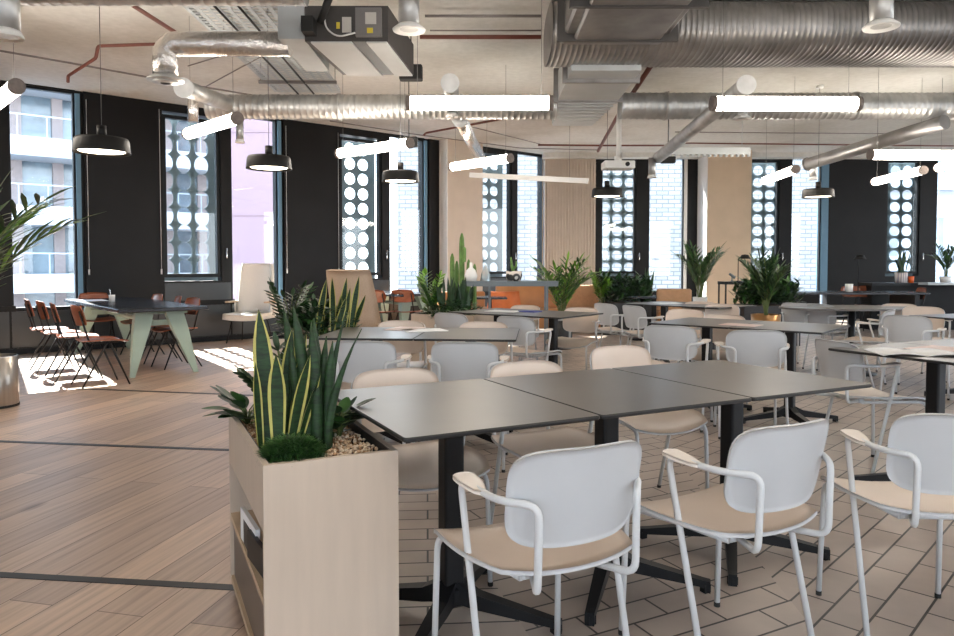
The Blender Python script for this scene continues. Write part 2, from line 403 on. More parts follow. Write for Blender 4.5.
# wall on the left: black panels, a beige pilaster, openings for the windows
mb = MB(); P = S * 3.2
def bay(i): return S * (-0.94 + 3.2 * i) + (0.26 if i == 3 else 0)
SASH0, SASH1, CL0 = 1.02, 3.50, 0.60
for i in range(4):
    s = bay(i)
    a, f0, f1, e0, e1 = s, s + S * 0.93, s + S * 1.10, s + S * 1.96, s + S * 2.07
    if i > 0: wb(mb, LF, a, f0, 0, SASH0 - 0.06, 0, 0.22); wb(mb, LF, a, f0, SASH1 + 0.04, CEIL, 0, 0.22)
    wb(mb, LF, f1, e0, 0, CL0, 0, 0.22); wb(mb, LF, f1, e0, CEIL - 0.02, CEIL, 0, 0.22)
    wb(mb, LF, f0, f1, 0, CEIL, 0, 0.18)
    wb(mb, LF, e1, s + P, 0, CEIL, 0, 0.22) if i < 3 else None
    wb(mb, LF, e0, e1, 0, CEIL, 0.04, 0.22)
wb(mb, LF, -7.5, bay(0) + S * 0.93, 0, CEIL, 0, 0.2)
# shallow cabinet fronts under the sills
for i in range(0, 4):
    s = bay(i)
    for k in range(3): wb(mb, LF, s + 0.1 + k * 1.0, s + 1.08 + k * 1.0, 0.08, 0.66 if k != 1 else 0.56, -0.018, 0.0)
wl = struct(obj('wall_left', mb, 'panel_black'))
mb = MB()
for i in range(0, 4):
    s = bay(i)
    for k in range(3): wb(mb, LF, s + 0.03 + k * 1.0, s + 1.0 + k * 1.0, 0.09, 0.58, -0.022, 0.0)
    if i > 0: wb(mb, LF, s, s + S * 1.08, 0.62, SASH0 - 0.09, -0.012, 0.0)
struct(obj('wall_wainscot', mb, 'panel_sheen'))
mb = MB(); wb(mb, LF, bay(2) + S * 2.35, bay(3) - 0.17, 0, CEIL, -0.26, 0.22, 0)
O, U, Nn = LF
wb(mb, LF, bay(2) + S * 2.35 - 0.012, bay(2) + S * 2.35, 0, CEIL, -0.26, 0.2, 1)
struct(obj('wall_pilaster', mb, ['plaster_beige', 'plaster_white']))
# thin white blind cords of the left wall panels
mb = MB()
def glazed(n, fr, t0, t1, z0, z1, fw=0.05, handle=False, mat='frame_black'):
    w = bpy.data.objects.new('window_%d' % n, None); COL.objects.link(w); w.location = fr[0] + fr[1] * t0; struct(w)
    off = -Vector(w.location)
    f = MB()
    for a in ((t0, t0 + fw, z0, z1), (t1 - fw, t1, z0, z1), (t0 + fw, t1 - fw, z0, z0 + fw), (t0 + fw, t1 - fw, z1 - fw, z1)):
        wb(f, fr, a[0], a[1], a[2], a[3], 0.03, 0.12)
    f.shift(off); obj('window_frame', f, mat, w)
    g = MB(); wb(g, fr, t0 + fw, t1 - fw, z0 + fw, z1 - fw, 0.075, 0.083); g.shift(off); obj('window_pane', g, 'window_glass', w)
    if handle:
        h = MB(); p = fr[0] + fr[1] * (t1 + 0.07) + Z * (z0 + 0.30)
        h.tube(fillet([p, p - fr[2] * 0.05, p - fr[2] * 0.05 + Z * 0.16], 0.02), 0.011); h.shift(off); obj('window_handle', h, 'chrome', w)
    return w
def screen(fr, t0, z0, cols, rows, label, rx=0.108, rz=0.108, pitch=0.277):
    mb = MB(); O, U, Nn = fr; n = 20; d0, d1 = 0.42, 0.428
    hw = cols * pitch; w0 = t0
    for i in range(cols):
        for j in range(rows):
            cx = w0 + (i + 0.5) * pitch; cz = z0 + (j + 0.5) * pitch; h = pitch / 2
            vs = []; fs = []
            for k in range(n):
                a = 2 * PI * (k + 0.5) / n; ca, sa = math.cos(a), math.sin(a)
                q = h / max(abs(ca), abs(sa)); 
                for d in (d0, d1):
                    vs.append(O + U * (cx + ca * rx) + Z * (cz + sa * rz) + Nn * d)
                    vs.append(O + U * (cx + ca * q) + Z * (cz + sa * q) + Nn * d)
            for k in range(n):
                a, b = 4 * k, 4 * ((k + 1) % n)
                fs += [(a, a + 1, b + 1, b), (a + 2, b + 2, b + 3, a + 3), (a, b, b + 2, a + 2)]
            # corners
            mb.add(vs, fs)
            for sx in (-1, 1):
                for sz in (-1, 1):
                    cpt = [(cx + sx * h, cz + sz * h)]
                    kk = math.tan(PI / 4 - PI / n)
                    cpt += [(cx + sx * h, cz + sz * h * kk), (cx + sx * h * kk, cz + sz * h)]
                    mb.add([O + U * x + Z * zz + Nn * d0 for x, zz in cpt], [(0, 1, 2)])
    # plain rim
    for a in ((w0 - 0.12, w0, z0 - 0.1, z0 + rows * pitch + 0.1), (w0 + hw, w0 + hw + 0.12, z0 - 0.1, z0 + rows * pitch + 0.1)):
        wb(mb, fr, a[0], a[1], a[2], a[3], d0, d1)
    for a in ((z0 - 0.1, z0), (z0 + rows * pitch, z0 + rows * pitch + 0.1)): wb(mb, fr, w0, w0 + hw, a[0], a[1], d0, d1)
    o = obj('perforated_screen', mb, 'screen_teal'); tag(o, label, 'screen'); return o
wn = 1
for i in range(4):
    s = bay(i)
    if i > 0: glazed(wn, LF, s, s + S * 0.93, SASH0, SASH1, 0.055, True); wn += 1
    glazed(wn, LF, s + S * 1.10, s + S * 1.96, CL0, CEIL - 0.02, 0.03); wn += 1
    r = MB(); wb(r, LF, s + S * 1.96 - 0.002, s + S * 2.02, CL0 - 0.02, 3.62, -0.012, 0.045)
    struct(obj('trim_%d' % (10 + i), r, 'reveal_blue'))
screen(LF, bay(1) + 0.02, 1.02, 3, 9, 'perforated metal screen outside the window nearest the green legged table', 0.112, 0.142)
screen(LF, bay(2) + 0.02, 1.02, 3, 9, 'perforated metal screen with round holes behind the tall beige armchair')
screen(LF, bay(3) + 0.02, 1.02, 3, 9, 'perforated screen with round holes, half hidden by the cactus pilaster')

# wall at the back
mb = MB()
XB = [1.53, 2.65, 2.76, 3.56, 3.84, 4.63, 4.94, 5.96, 6.76, 7.03, 7.70, 7.86, 9.15, 9.90, 10.28, 11.1]
def vb(x0, x1, z0, z1, m=0, d0=0, d1=0.22): wb(mb, BF, x0, x1, z0, z1, d0, d1, m)
vb(2.65, 2.76, 0, CEIL); 
for a, b_ in ((2.76, 3.56), (5.96, 6.76), (9.15, 9.90)):
    vb(a, b_, 0, SASH0 - 0.06); vb(a, b_, 3.55, CEIL)
for a, b_ in ((3.56, 3.84), (6.76, 7.03), (9.90, 10.28)): vb(a, b_, 0, CEIL)
for a, b_ in ((3.84, 4.63), (7.03, 7.70), (10.28, 11.1)): vb(a, b_, 0, CL0); vb(a, b_, 3.60, CEIL)
vb(4.70, 4.94, 0, CEIL); vb(7.86, 9.15, 0, CEIL); vb(11.1, 14, 0, CEIL)
struct(obj('wall_back', mb, 'panel_black'))
mb = MB(); vb(1.45, 2.66, 0, CEIL, 0, 0.0, 0.22)
for k in range(18): x = 1.50 + k * 0.065; vb(x, x + 0.033, 0, CEIL, 0, -0.06, 0)
struct(obj('wall_ribbed', mb, 'plaster_beige'))
mb = MB(); vb(4.94, 5.88, 0, CEIL, 0, -0.66, 0.22); vb(4.928, 4.94, 0, CEIL, 1, -0.66, 0)
struct(obj('wall_pilaster_back', mb, ['plaster_tan', 'plaster_white']))
for a, b_ in ((2.76, 3.56), (5.96, 6.76), (9.15, 9.90)): glazed(wn, BF, a, b_, SASH0, 3.55, 0.05, True); wn += 1
for a, b_ in ((3.84, 4.63), (7.03, 7.70), (10.28, 11.1)): glazed(wn, BF, a, b_, CL0, 3.60, 0.025); wn += 1
for i, (a, b_) in enumerate(((4.63, 4.70), (7.70, 7.86))):
    r = MB(); wb(r, BF, a, b_, CL0, 3.62, 0.0, 0.2); struct(obj('trim_%d' % (20 + i), r, 'plaster_white' if i == 0 else 'reveal_blue'))
screen(BF, 2.80, 1.02, 3, 9, 'perforated screen with round holes beside the ribbed beige wall', 0.112, 0.112)
screen(BF, 6.02, 1.02, 3, 9, 'perforated screen with round holes behind the potted palm', 0.112, 0.112)
screen(BF, 9.17, 1.02, 3, 9, 'perforated screen with round holes above the striped plant pot', 0.112, 0.112)
mb = MB(); wb(mb, BF, 1.45, 14, CEIL - 0.10, CEIL, -0.35, -0.02)
struct(obj('trim_30', mb, 'concrete'))
mb = MB()
for k in range(9):
    x = OW.x + k * 3.2; mb.box(x, x + 1.7, -5.2, -5.0, 0, CEIL); mb.box(x + 1.7, min(14, x + 3.2), -5.2, -5.0, 0, 0.6); mb.box(x + 1.7, min(14, x + 3.2), -5.2, -5.0, 3.5, CEIL)
struct(obj('wall_behind', mb, 'panel_black'))  # unseen wall with openings, added to cut the light from behind
mb = MB()
for k in range(7):
    y = -5.0 + k * 3.1; mb.box(14, 14.2, y, y + 1.5, 0, CEIL); mb.box(14, 14.2, y + 1.5, min(BY + .2, y + 3.1), 0, 0.6); mb.box(14, 14.2, y + 1.5, min(BY + .2, y + 3.1), 3.5, CEIL)
struct(obj('wall_right', mb, 'plaster_beige'))  # unseen wall, added like the rear one to limit light from the side
mb = MB(); mb.box(OW.x, OW.x + 0.2, -5, OW.y, 0, CEIL); struct(obj('wall_side', mb, 'plaster_white'))
mb = MB(); wb(mb, LF, -3, bay(3) + S * 2.2, 0, 0.08, -0.03, 0.0); struct(obj('baseboard_left', mb, 'frame_black'))

# ================================================================ OUTSIDE
def ext(name, mb, mat, label, cat='building'): return tag(obj(name, mb, mat), label, cat)
mb = MB(); mb.box(-3.0, 13.0, 27, 34, -8, 9); ext('brick_building', mb, 'white_brick', 'white brick building seen through the windows at the back')
mb = MB(); mb.box(-9.3, -7.2, 26.0, 30, -8, 9)
for k in range(5): mb.box(-9.32, -7.18, 25.97, 26.0, -6 + k * 3.0, -5.95 + k * 3.0)
ext('pink_building', mb, 'ext_pink', 'dusty pink building seen through the window behind the white armchair')
mb = MB(); mb.box(-12.4, -9.4, 46, 50, -8, 12); ext('pale_building', mb, 'white_brick', 'pale brick building behind the pink one')
t = thing('office_building', 'white and glass office building with balconies outside the window beside the palm', 'building', (-21, 27, 0), math.radians(40))
w = MB(); gl = MB(); rl = MB(); pl = MB()
for k in range(-3, 5):
    z0 = k * 2.7 + 0.1
    w.box(-14, 14, -1.4, 6, z0, z0 + 0.75); gl.box(-13.8, 13.8, 0.6, 1.0, z0 + 0.75, z0 + 2.7)
    rl.box(-14, 14, -1.38, -1.36, z0 + 1.55, z0 + 1.60)
    for j in range(28): rl.box(-14 + j, -13.96 + j, -1.38, -1.35, z0 + 0.75, z0 + 1.6)
    for j in range(19): pl.box(-13.5 + j * 1.5, -13.1 + j * 1.5, 0.45, 0.6, z0 + 0.75, z0 + 2.7)
obj('floor_band', w, 'ext_white', t); obj('glazing', gl, 'ext_glass', t); obj('balcony_railing', rl, 'ext_rail', t); obj('facade_post', pl, 'ext_post', t)
t = thing('grey_building', 'grey building with dark windows outside the rightmost window', 'building', (20, 30, 0))
w = MB(); w.box(-6.5, 8, 0, 6, -8, 10); obj('wall', w, 'ext_grey', t)
for k in range(4):
    for j in range(5):
        g = MB(); g.box(-5.6 + j * 1.9, -4.3 + j * 1.9, -0.05, 0, -4 + k * 2.8, -2.4 + k * 2.8); obj('window', g, 'ext_glass', t)
w = MB(); w.box(-6.6, 8, -0.5, 0, 4.3, 5.0); w.box(-6.6, 8, -0.5, 0, 0.2, 0.6); obj('ledge', w, 'ext_white', t)
mb = MB(); mb.add([(-90, -60, -8), (90, -60, -8), (90, 120, -8), (-90, 120, -8)], [(0, 1, 2, 3)]); o = obj('ground', mb, 'ext_ground'); struct(o)

# ================================================================ WHITE CAFE CHAIR
def make_chair():
    t = thing('cafe_chair', '', 'chair')
    def squ(u, v, k=0.62):
        return u * math.sqrt(1 - k * v * v / 2), v * math.sqrt(1 - k * u * u / 2)
    def seat(u, v):
        x, y = squ(u, v, 0.55)
        z = 0.448 + 0.024 * abs(x) ** 2.4 - 0.036 * max(0, y - 0.35) ** 2 / 0.42 + 0.012 * max(0, -y) ** 2
        w_ = 0.242 + 0.014 * y
        return (x * w_, 0.015 + y * 0.232, z)
    b = MB(); b.shell(seat, 14, 12, 0.012, 0, 1); obj('seat', b, ['chair_front', 'chair_rear'], t)
    def back(u, v):
        p_ = max(abs(u), abs(v), 1e-6); q_ = (abs(u / p_) ** 4.5 + abs(v / p_) ** 4.5) ** (1 / 4.5) or 1.0; x, y = u / q_, v / q_
        X = x * (0.190 + 0.005 * y); zz = 0.648 + y * 0.126
        Y = -0.246 + 0.055 * x * x - 0.050 * (y * 0.5)
        return (X, Y, zz)
    b = MB(); b.shell(back, 20, 16, -0.011, 0, 1); obj('backrest', b, ['chair_front', 'chair_rear'], t)
    for sx in (-1, 1):
        l = MB(); l.tube(fillet([(sx * 0.212, 0.225, 0.012), (sx * 0.205, 0.21, 0.428), (sx * 0.15, 0.04, 0.424), (sx * 0.12, -0.14, 0.422)], 0.05, 5), 0.0098, 8)
        lo = obj('leg', l, 'chair_steel', t)
        c = MB(); c.tube([(sx * 0.212, 0.225, 0), (sx * 0.212, 0.225, 0.016)], 0.0108, 8); obj('foot_cap', c, 'black_rubber', lo)
        l = MB(); l.tube(fillet([(sx * 0.222, -0.165, 0.012), (sx * 0.224, 0.000, 0.645), (sx * 0.208, -0.185, 0.645), (sx * 0.140, -0.268, 0.645), (sx * 0.142, -0.262, 0.432), (sx * 0.07, -0.10, 0.425)], 0.035, 5), 0.0098, 8)
        lo = obj('side_frame', l, 'chair_steel', t)
        c = MB(); c.tube([(sx * 0.222, -0.166, 0), (sx * 0.222, -0.164, 0.016)], 0.0108, 8); obj('foot_cap', c, 'black_rubber', lo)
        def pad(u, v):
            x, y = squ(u, v, 0.7)
            return (sx * 0.218 + x * (0.028 + 0.010 * y), -0.055 + y * 0.066, 0.657 + 0.006 * y)
        p = MB(); p.shell(pad, 8, 8, 0.011); obj('armrest', p, 'chair_shell', t)
    u = MB(); u.tube([(-0.15, 0.06, 0.424), (0.15, 0.06, 0.424)], 0.0098); u.tube([(-0.12, -0.14, 0.424), (0.12, -0.14, 0.424)], 0.0098)
    for x, y in ((-0.13, 0.1), (0.13, 0.1), (-0.1, -0.14), (0.1, -0.14)): u.box(x - 0.012, x + 0.012, y - 0.012, y + 0.012, 0.42, 0.440, 0)
    obj('under_frame', u, 'chair_steel', t)
    return t
chair0 = make_chair(); used = [False]
def chair(x, y, deg, label, group=None):
    rz = math.radians(deg)
    if not used[0]:
        used[0] = True; chair0.location = (x, y, 0); chair0.rotation_euler = (0, 0, rz); chair0['label'] = label
        if group: chair0['group'] = group
        return chair0
    r = dup(chair0, (x, y, 0), rz, label)
    if 'group' in r: del r['group']
    if group: r['group'] = group
    return r
def chair_b(px, ytop, deg, label, group=None):
    p = at(px, ytop, 0.775); a = math.radians(deg); f = Vector((-math.sin(a), math.cos(a), 0))
    q = p + f * 0.24; return chair(q.x, q.y, deg, label, group)

# near row
chair(0.16, 1.955, 25, 'white armchair standing nearest the plywood planter, its back to the viewer')
chair(0.765, 2.20, 27, 'white armchair in the middle of the three at the front of the long dark table')
chair(1.455, 2.35, -3, 'white armchair cut off by the photo edge, in front at far right')
chair_b(394, 369, 206.6, 'white chair across the long table, tucked in beside the planter')
chair_b(524, 361.5, 206.6, 'white chair across the long front table, seat showing under its middle')
chair_b(618, 346, 204, 'white chair pulled back behind the far half of the long front table')
# second row
chair_b(464, 341, -6, 'white chair with its back to us at the second table row, right of its pair')
chair_b(362, 340, -6, 'white chair with its back to us behind the cylindrical snake plant')
chair_b(402, 320.5, 174, 'white chair facing us across the second table row, behind the magazine')
chair_b(484, 321.5, 174, 'white chair facing us across the second table row, at its open end')
# table by the cactus planter
chair_b(449, 312.5, -36, 'white chair nearest the spiky dark planter, back to the viewer')
chair_b(514, 316, -36, 'white chair with sunlit seat at the table with the blue booklet')
chair_b(526, 305, 144, 'white chair behind the table with the blue booklet, in front of tan sofa')
chair_b(582, 307.5, 152, 'white chair at the open end of the blue booklet table')
chair_b(604, 303, -58, 'white chair turned sideways, left of two by the planted dark box')
chair_b(632, 305, -64, 'white chair turned sideways, right of two by the planted dark box')
# table D
chair_b(669, 325, -30, 'white chair at the left of the table with the pink leaflet')
chair_b(757, 329.5, -12, 'white chair with broad back at the middle of the pink leaflet table')
chair_b(686, 309, 146, 'white chair facing us across the pink leaflet table, left one')
chair_b(724, 314.5, 146, 'white chair facing us just behind the pink leaflet')
chair_b(722, 304, 150, 'white chair near the side table with the black lamp')
chair_b(700, 301.5, 160, 'small white chair far off beside the pale palm pot')
chair_b(834, 339.5, -78, 'white chair turned sideways, tucked under the corner of the right-hand table with papers')
chair_b(796, 302.5, -52, 'white chair left of two between the brass pot and round table')
chair_b(818, 303.5, -58, 'white chair right of two between the brass pot and round table')
chair_b(890, 309.5, 48, 'white chair behind its twin, left of the cluster at far right')
chair_b(906, 315, -48, 'white chair nearest us in the cluster behind the paper-strewn table')
chair_b(899, 303.5, 160, 'white chair at the far side of the oval table')
chair_b(923, 306.5, 150, 'white chair at far right of the cluster facing us')

# ================================================================ CAFE TABLES
def make_table(w, d):
    t = thing('cafe_table', '', 'table')
    b = MB(); b.bevbox(-w / 2, w / 2, -d / 2, d / 2, 0.728, 0.742, 0.014, 0)
    n = len(b.f)
    for i in range(n): b.mi[i] = 1
    b.mi[1] = 0
    obj('tabletop', b, ['laminate', 'black_edge'], t)
    b = MB(); b.bevbox(-0.036, 0.036, -0.036, 0.036, 0.10, 0.71, 0.012); obj('column', b, 'black_steel', t)
    b = MB(); b.obox((0, 0, 0.718), ((0.7071, 0.7071, 0), (-0.7071, 0.7071, 0), Z), (0.24, 0.03, 0.009)); b.obox((0, 0, 0.718), ((0.7071, 0.7071, 0), (-0.7071, 0.7071, 0), Z), (0.03, 0.24, 0.009))
    obj('bracket', b, 'black_steel', t)
    b = MB(); b.bevbox(-0.048, 0.048, -0.048, 0.048, 0.045, 0.115, 0.02); obj('hub', b, 'black_steel', t)
    for k in range(4):
        a = PI / 4 + k * PI / 2; ca, sa = math.cos(a), math.sin(a); R = 0.385
        vs = []
        for r, zt, zb, hw in ((0.02, 0.135, 0.06, 0.028), (0.10, 0.095, 0.045, 0.024), (R - 0.03, 0.048, 0.022, 0.017), (R, 0.044, 0.0, 0.016)):
            for q, zz in ((-1, zb), (1, zb), (1, zt), (-1, zt)): vs.append((r * ca - q * hw * sa, r * sa + q * hw * ca, zz))
        fs = [(0, 3, 2, 1), (12, 13, 14, 15)] + [(i * 4 + j, i * 4 + (j + 1) % 4, (i + 1) * 4 + (j + 1) % 4, (i + 1) * 4 + j) for i in range(3) for j in range(4)]
        l = MB(); l.add(vs, fs)
        l.box((R - 0.018) * ca - 0.014, (R - 0.018) * ca + 0.014, (R - 0.018) * sa - 0.014, (R - 0.018) * sa + 0.014, 0, 0.03)
        obj('foot', l, 'black_steel', t)
    return t
tab0 = make_table(0.655, 0.82); tused = [False]
def table(x, y, deg, label, group=None):
    rz = math.radians(deg)
    if not tused[0]:
        tused[0] = True; tab0.location = (x, y, 0); tab0.rotation_euler = (0, 0, rz); tab0['label'] = label; return tab0
    r = dup(tab0, (x, y, 0), rz, label)
    return r
T = 0.742
def row(corner, ang, n, labels, w=0.655, d=0.82):   # corner: near left one; runs along its front edge
    a = Vector((math.cos(math.radians(ang)), math.sin(math.radians(ang)), 0)); b_ = Vector((-a.y, a.x, 0))
    for k in range(n):
        c = corner + a * (w * (k + 0.5) + 0.002 * k) + b_ * (d / 2); table(c.x, c.y, ang, labels[k])
F0 = at(404.2, 438.6, T)
row(F0, 26.8, 3, ['dark laminate table nearest the planter, first of the three pushed together in front', 'dark laminate table, middle of the three pushed together in front', 'dark laminate table, last of the front three, its corner pointing at the sideways seat'])
FR = at(516, 339.7, T); a2 = math.radians(-5)
row(FR - Vector((math.cos(a2), math.sin(a2), 0)) * 1.31, -5, 2, ['dark table of the second row, left one behind the snake plants', 'dark table of the second row, open right end, with magazine at its seam'])
FR = at(560, 317.7, T); a2 = math.radians(-38)
row(FR - Vector((math.cos(a2), math.sin(a2), 0)) * 1.31, -38, 2, ['dark table half hidden behind the spiky planter', 'dark table carrying a blue booklet, its corner pointing at us'])
L = at(648, 322.8, T)
row(L, -40, 2, ['dark table at the left of the pair with a pink leaflet', 'dark table of the pink leaflet pair, end nearest the broad chair arm'])
L = at(622, 303.2, T)
row(L, -50, 2, ['dark table in the far middle near the tan armchair, left part', 'dark table in the far middle near the tan armchair, right part'])
BLc = at(827, 348, T); a2 = math.radians(26.8)
row(BLc - Vector((-math.sin(a2), math.cos(a2), 0)) * 0.82, 26.8, 2, ['dark table cut by the photo edge, with papers on its corner', 'dark table out past the papers at the photo edge'])
L = at(908, 315, T)
row(L - Vector((-math.sin(math.radians(20)), math.cos(math.radians(20)), 0)) * 0.82, 20, 1, ['dark table at the photo edge beyond the cluster of white chairs'])
# oval table
c = at(852, 307, T)
t = thing('oval_table', 'pale-rimmed oval table with a black pedestal behind the far right chairs', 'table', (c.x, c.y, 0))
b = MB(); n = 36; b.prism([(0.80 * math.cos(2 * PI * k / n), 0.42 * math.sin(2 * PI * k / n)) for k in range(n)], 0.722, 0.742); obj('tabletop', b, 'laminate', t)
b = MB(); b.tube([(0, 0, 0.03), (0, 0, 0.72)], 0.035, 12); obj('column', b, 'black_steel', t)
b = MB(); b.lathe([(0, 0), (0.26, 0), (0.26, 0.012), (0.05, 0.03), (0, 0.03)]); obj('base', b, 'black_steel', t)

# ================================================================ BROWN PLYWOOD CHAIR
def make_brown():
    t = thing('plywood_chair', '', 'chair')
    b = MB(); b.shell(lambda u, v: (u * 0.20 * (1 - 0.06 * v * v), v * 0.20, 0.455 + 0.015 * u * u - 0.02 * max(0, v) ** 3), 8, 8, 0.011); obj('seat', b, 'brown_ply', t)
    b = MB(); b.shell(lambda u, v: (u * 0.20 * math.sqrt(1 - 0.28 * v * v), -0.235 + 0.03 * u * u - 0.025 * v, 0.715 + v * 0.105 * math.sqrt(1 - 0.5 * u * u / 2)), 8, 6, -0.010); obj('backrest', b, 'brown_ply', t)
    for sx in (-1, 1):
        x = sx * 0.175
        l = MB(); l.tube(fillet([(x * 1.10, 0.20, 0), (x, 0.02, 0.44)], 0.02), [0.008] * 1 + [0.013] * (len(fillet([(x * 1.10, 0.20, 0), (x, 0.02, 0.44)], 0.02)) - 1), 6); obj('leg', l, 'black_steel', t)
        l = MB(); l.tube([(x * 1.10, -0.24, 0), (x, 0.0, 0.44)], [0.008, 0.013], 6); obj('leg', l, 'black_steel', t)
        l = MB(); l.tube(fillet([(x, 0.10, 0.437), (x, -0.16, 0.437), (x * 0.9, -0.245, 0.76)], 0.04), 0.010, 6); obj('upright', l, 'black_steel', t)
    l = MB(); l.tube([(-0.175, 0.01, 0.435), (0.175, 0.01, 0.435)], 0.009, 6); obj('stretcher', l, 'black_steel', t)
    return t
br0 = make_brown(); bu = [False]
def brown(x, y, deg, label, group=None):
    rz = math.radians(deg)
    if not bu[0]:
        bu[0] = True; br0.location = (x, y, 0); br0.rotation_euler = (0, 0, rz); br0['label'] = label; return br0
    r = dup(br0, (x, y, 0), rz, label)
    return r
# green legged table
F = at(118, 309.5, T)
TL, TW = 3.0, 0.95
cc = F + WU * (TW / 2) + WN * (TL / 2)
wang = math.degrees(math.atan2(WU.y, WU.x))
def make_green(name, label, loc, rz, L_, W_):
    t = thing(name, label, 'table', loc, rz)
    b = MB(); b.bevbox(-W_ / 2, W_ / 2, -L_ / 2, L_ / 2, 0.70, 0.742, 0.02); obj('tabletop', b, 'black_top', t)
    for sy in (-1, 1):
        for sx in (-1, 1):
            y = sy * (L_ / 2 - 0.26); vs = []
            prof = [(sx * 0.06, sx * 0.25, 0.70), (sx * 0.12, sx * 0.29, 0.50), (sx * 0.31, sx * 0.36, 0.0)]
            for (xa, xb, zz), hy in zip(prof, (0.055, 0.05, 0.015)):
                for q, x in ((-1, xa), (-1, xb), (1, xb), (1, xa)): vs.append((x, y + q * hy + sy * (0.70 - zz) * 0.30, zz))
            fs = [(0, 1, 2, 3), (8, 11, 10, 9)] + [(i * 4 + j, (i + 1) * 4 + j, (i + 1) * 4 + (j + 1) % 4, i * 4 + (j + 1) % 4) for i in range(2) for j in range(4)]
            b = MB(); b.add(vs, fs); obj('leg', b, 'green_metal', t)
        b = MB(); b.box(-0.32, 0.32, sy * (L_ / 2 - 0.30) - 0.03, sy * (L_ / 2 - 0.30) + 0.03, 0.66, 0.70); obj('bracket', b, 'green_metal', t)
    b = MB(); b.tube([(0, -L_ / 2 + 0.3, 0.56), (0, L_ / 2 - 0.3, 0.56)], 0.025, 8); b.box(-0.2, 0.2, -L_ / 2 + 0.28, -L_ / 2 + 0.32, 0.53, 0.59); b.box(-0.2, 0.2, L_ / 2 - 0.32, L_ / 2 - 0.28, 0.53, 0.59); obj('crossbar', b, 'green_metal', t)
    return t
make_green('dining_table', 'black topped dining table with splayed sage green legs by the window', (cc.x, cc.y, 0), math.radians(wang), TL, TW)
e1, e2 = WU, WN
labs = ['brown plywood chair nearest us at the green legged table', 'second brown plywood chair from the front along the green legged table', 'third brown plywood chair along the green legged table', 'brown plywood chair closest to the metal bin at the green legged table']
# left side chairs face along e1
for k in range(4):
    p = F + e2 * (-0.20, 0.38, 0.95, 1.55)[k] - e1 * (0.20, 0.30, 0.34, 0.38)[k]; p.z = 0
    brown(p.x, p.y, wang - 90 + (4, -5, 3, -2)[k], labs[k])
labs = ['brown plywood chair at the near end of the wall side of the green legged table', 'brown plywood chair further along the wall side, beside the black panel', 'brown plywood chair at the wall side of the table behind the white cup']
for k in range(3):
    p = F + e1 * (TW - 0.20) + e2 * (0.62, 1.25, 2.1)[k]; brown(p.x, p.y, wang + 90 + (6, -8, 4)[k], labs[k])
p = F + e1 * TW * 0.5 + e2 * (TL + 0.02); brown(p.x - 0.0, p.y - 0.12, wang + 180, 'brown plywood chair at the window end of the green legged table')

# second green table near the third window
g2 = WL0 + WU * 5.6 - WN * 0.98
make_green('dining_table', 'black topped table with green legs partly hidden behind the tall beige armchair', (g2.x, g2.y, 0), math.radians(wang), 1.7, 0.9)
for px_, yy, lab in ((380, 11.6, 'orange brown plywood chair just beside the tall beige armchair'), (408, 11.7, 'orange brown plywood chair with its back in front of the leafy bright plant')):
    p = dp(px_, 300, yy); brown(p.x, p.y, -18, lab)

# ================================================================ PLANTERS
def make_planter(name, label, loc, rz, w, l, h):
    # local: x across the short front, y away along its length
    t = thing(name, label, 'planter', loc, rz)
    b = MB(); th = 0.018
    b.box(0, w, 0, th, 0.035, h); obj('front_panel', b, 'ply_face', t)
    b = MB(); b.box(0, w, l - th, l, 0.035, h); obj('back_panel', b, 'ply_face', t)
    b = MB(); b.box(w - th, w, th, l - th, 0.035, h); obj('side_panel', b, 'ply_face', t)
    b = MB(); b.box(0, th, th, l - th, h - 0.185, h); b.box(th, w - th, th, l - th, h - 0.20, h - 0.185); b.box(th, th + 0.004, th, l - th, h - 0.185, h - 0.001, 1); b.box(w - th - 0.004, w - th, th, l - th, h - 0.185, h - 0.001, 1)
    obj('trough', b, ['ply_face', 'black_steel'], t)
    b = MB(); b.box(0.0, w - th, th, l - th, 0.27, 0.29); obj('shelf', b, 'ply_edge', t)
    b = MB(); b.box(0.0, w - th, th, l - th, 0.035, 0.055); obj('bottom_panel', b, 'ply_edge', t)
    b = MB(); b.box(0.012, 0.022, th, l - th, 0.055, 0.27); obj('shade_panel', b, 'shade_brown', t)  # added dark board standing in for the shade below the shelf
    b = MB(); b.box(0.05, w - 0.05, 0.05, l - 0.05, 0, 0.035); obj('plinth', b, 'black_steel', t)
    b = MB(); b.box(th + 0.004, w - th - 0.004, th, l - th, h - 0.185, h - 0.045); obj('soil', b, 'soil', t)
    return t
PA = math.radians(25.5); PH = 0.665
P0 = at(263, 466, PH); P0.z = 0
pl_w = (at(399.5, 451, PH) - at(263, 466, PH)).length; pl_l = (at(225, 412, PH) - at(263, 466, PH)).length
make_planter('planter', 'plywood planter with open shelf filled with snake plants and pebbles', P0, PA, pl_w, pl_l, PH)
def loc1(u, v, z=0.0):     # u across, v along the first planter
    c_, s_ = math.cos(PA), math.sin(PA); return Vector((P0.x + u * c_ - v * s_, P0.y + u * s_ + v * c_, z))
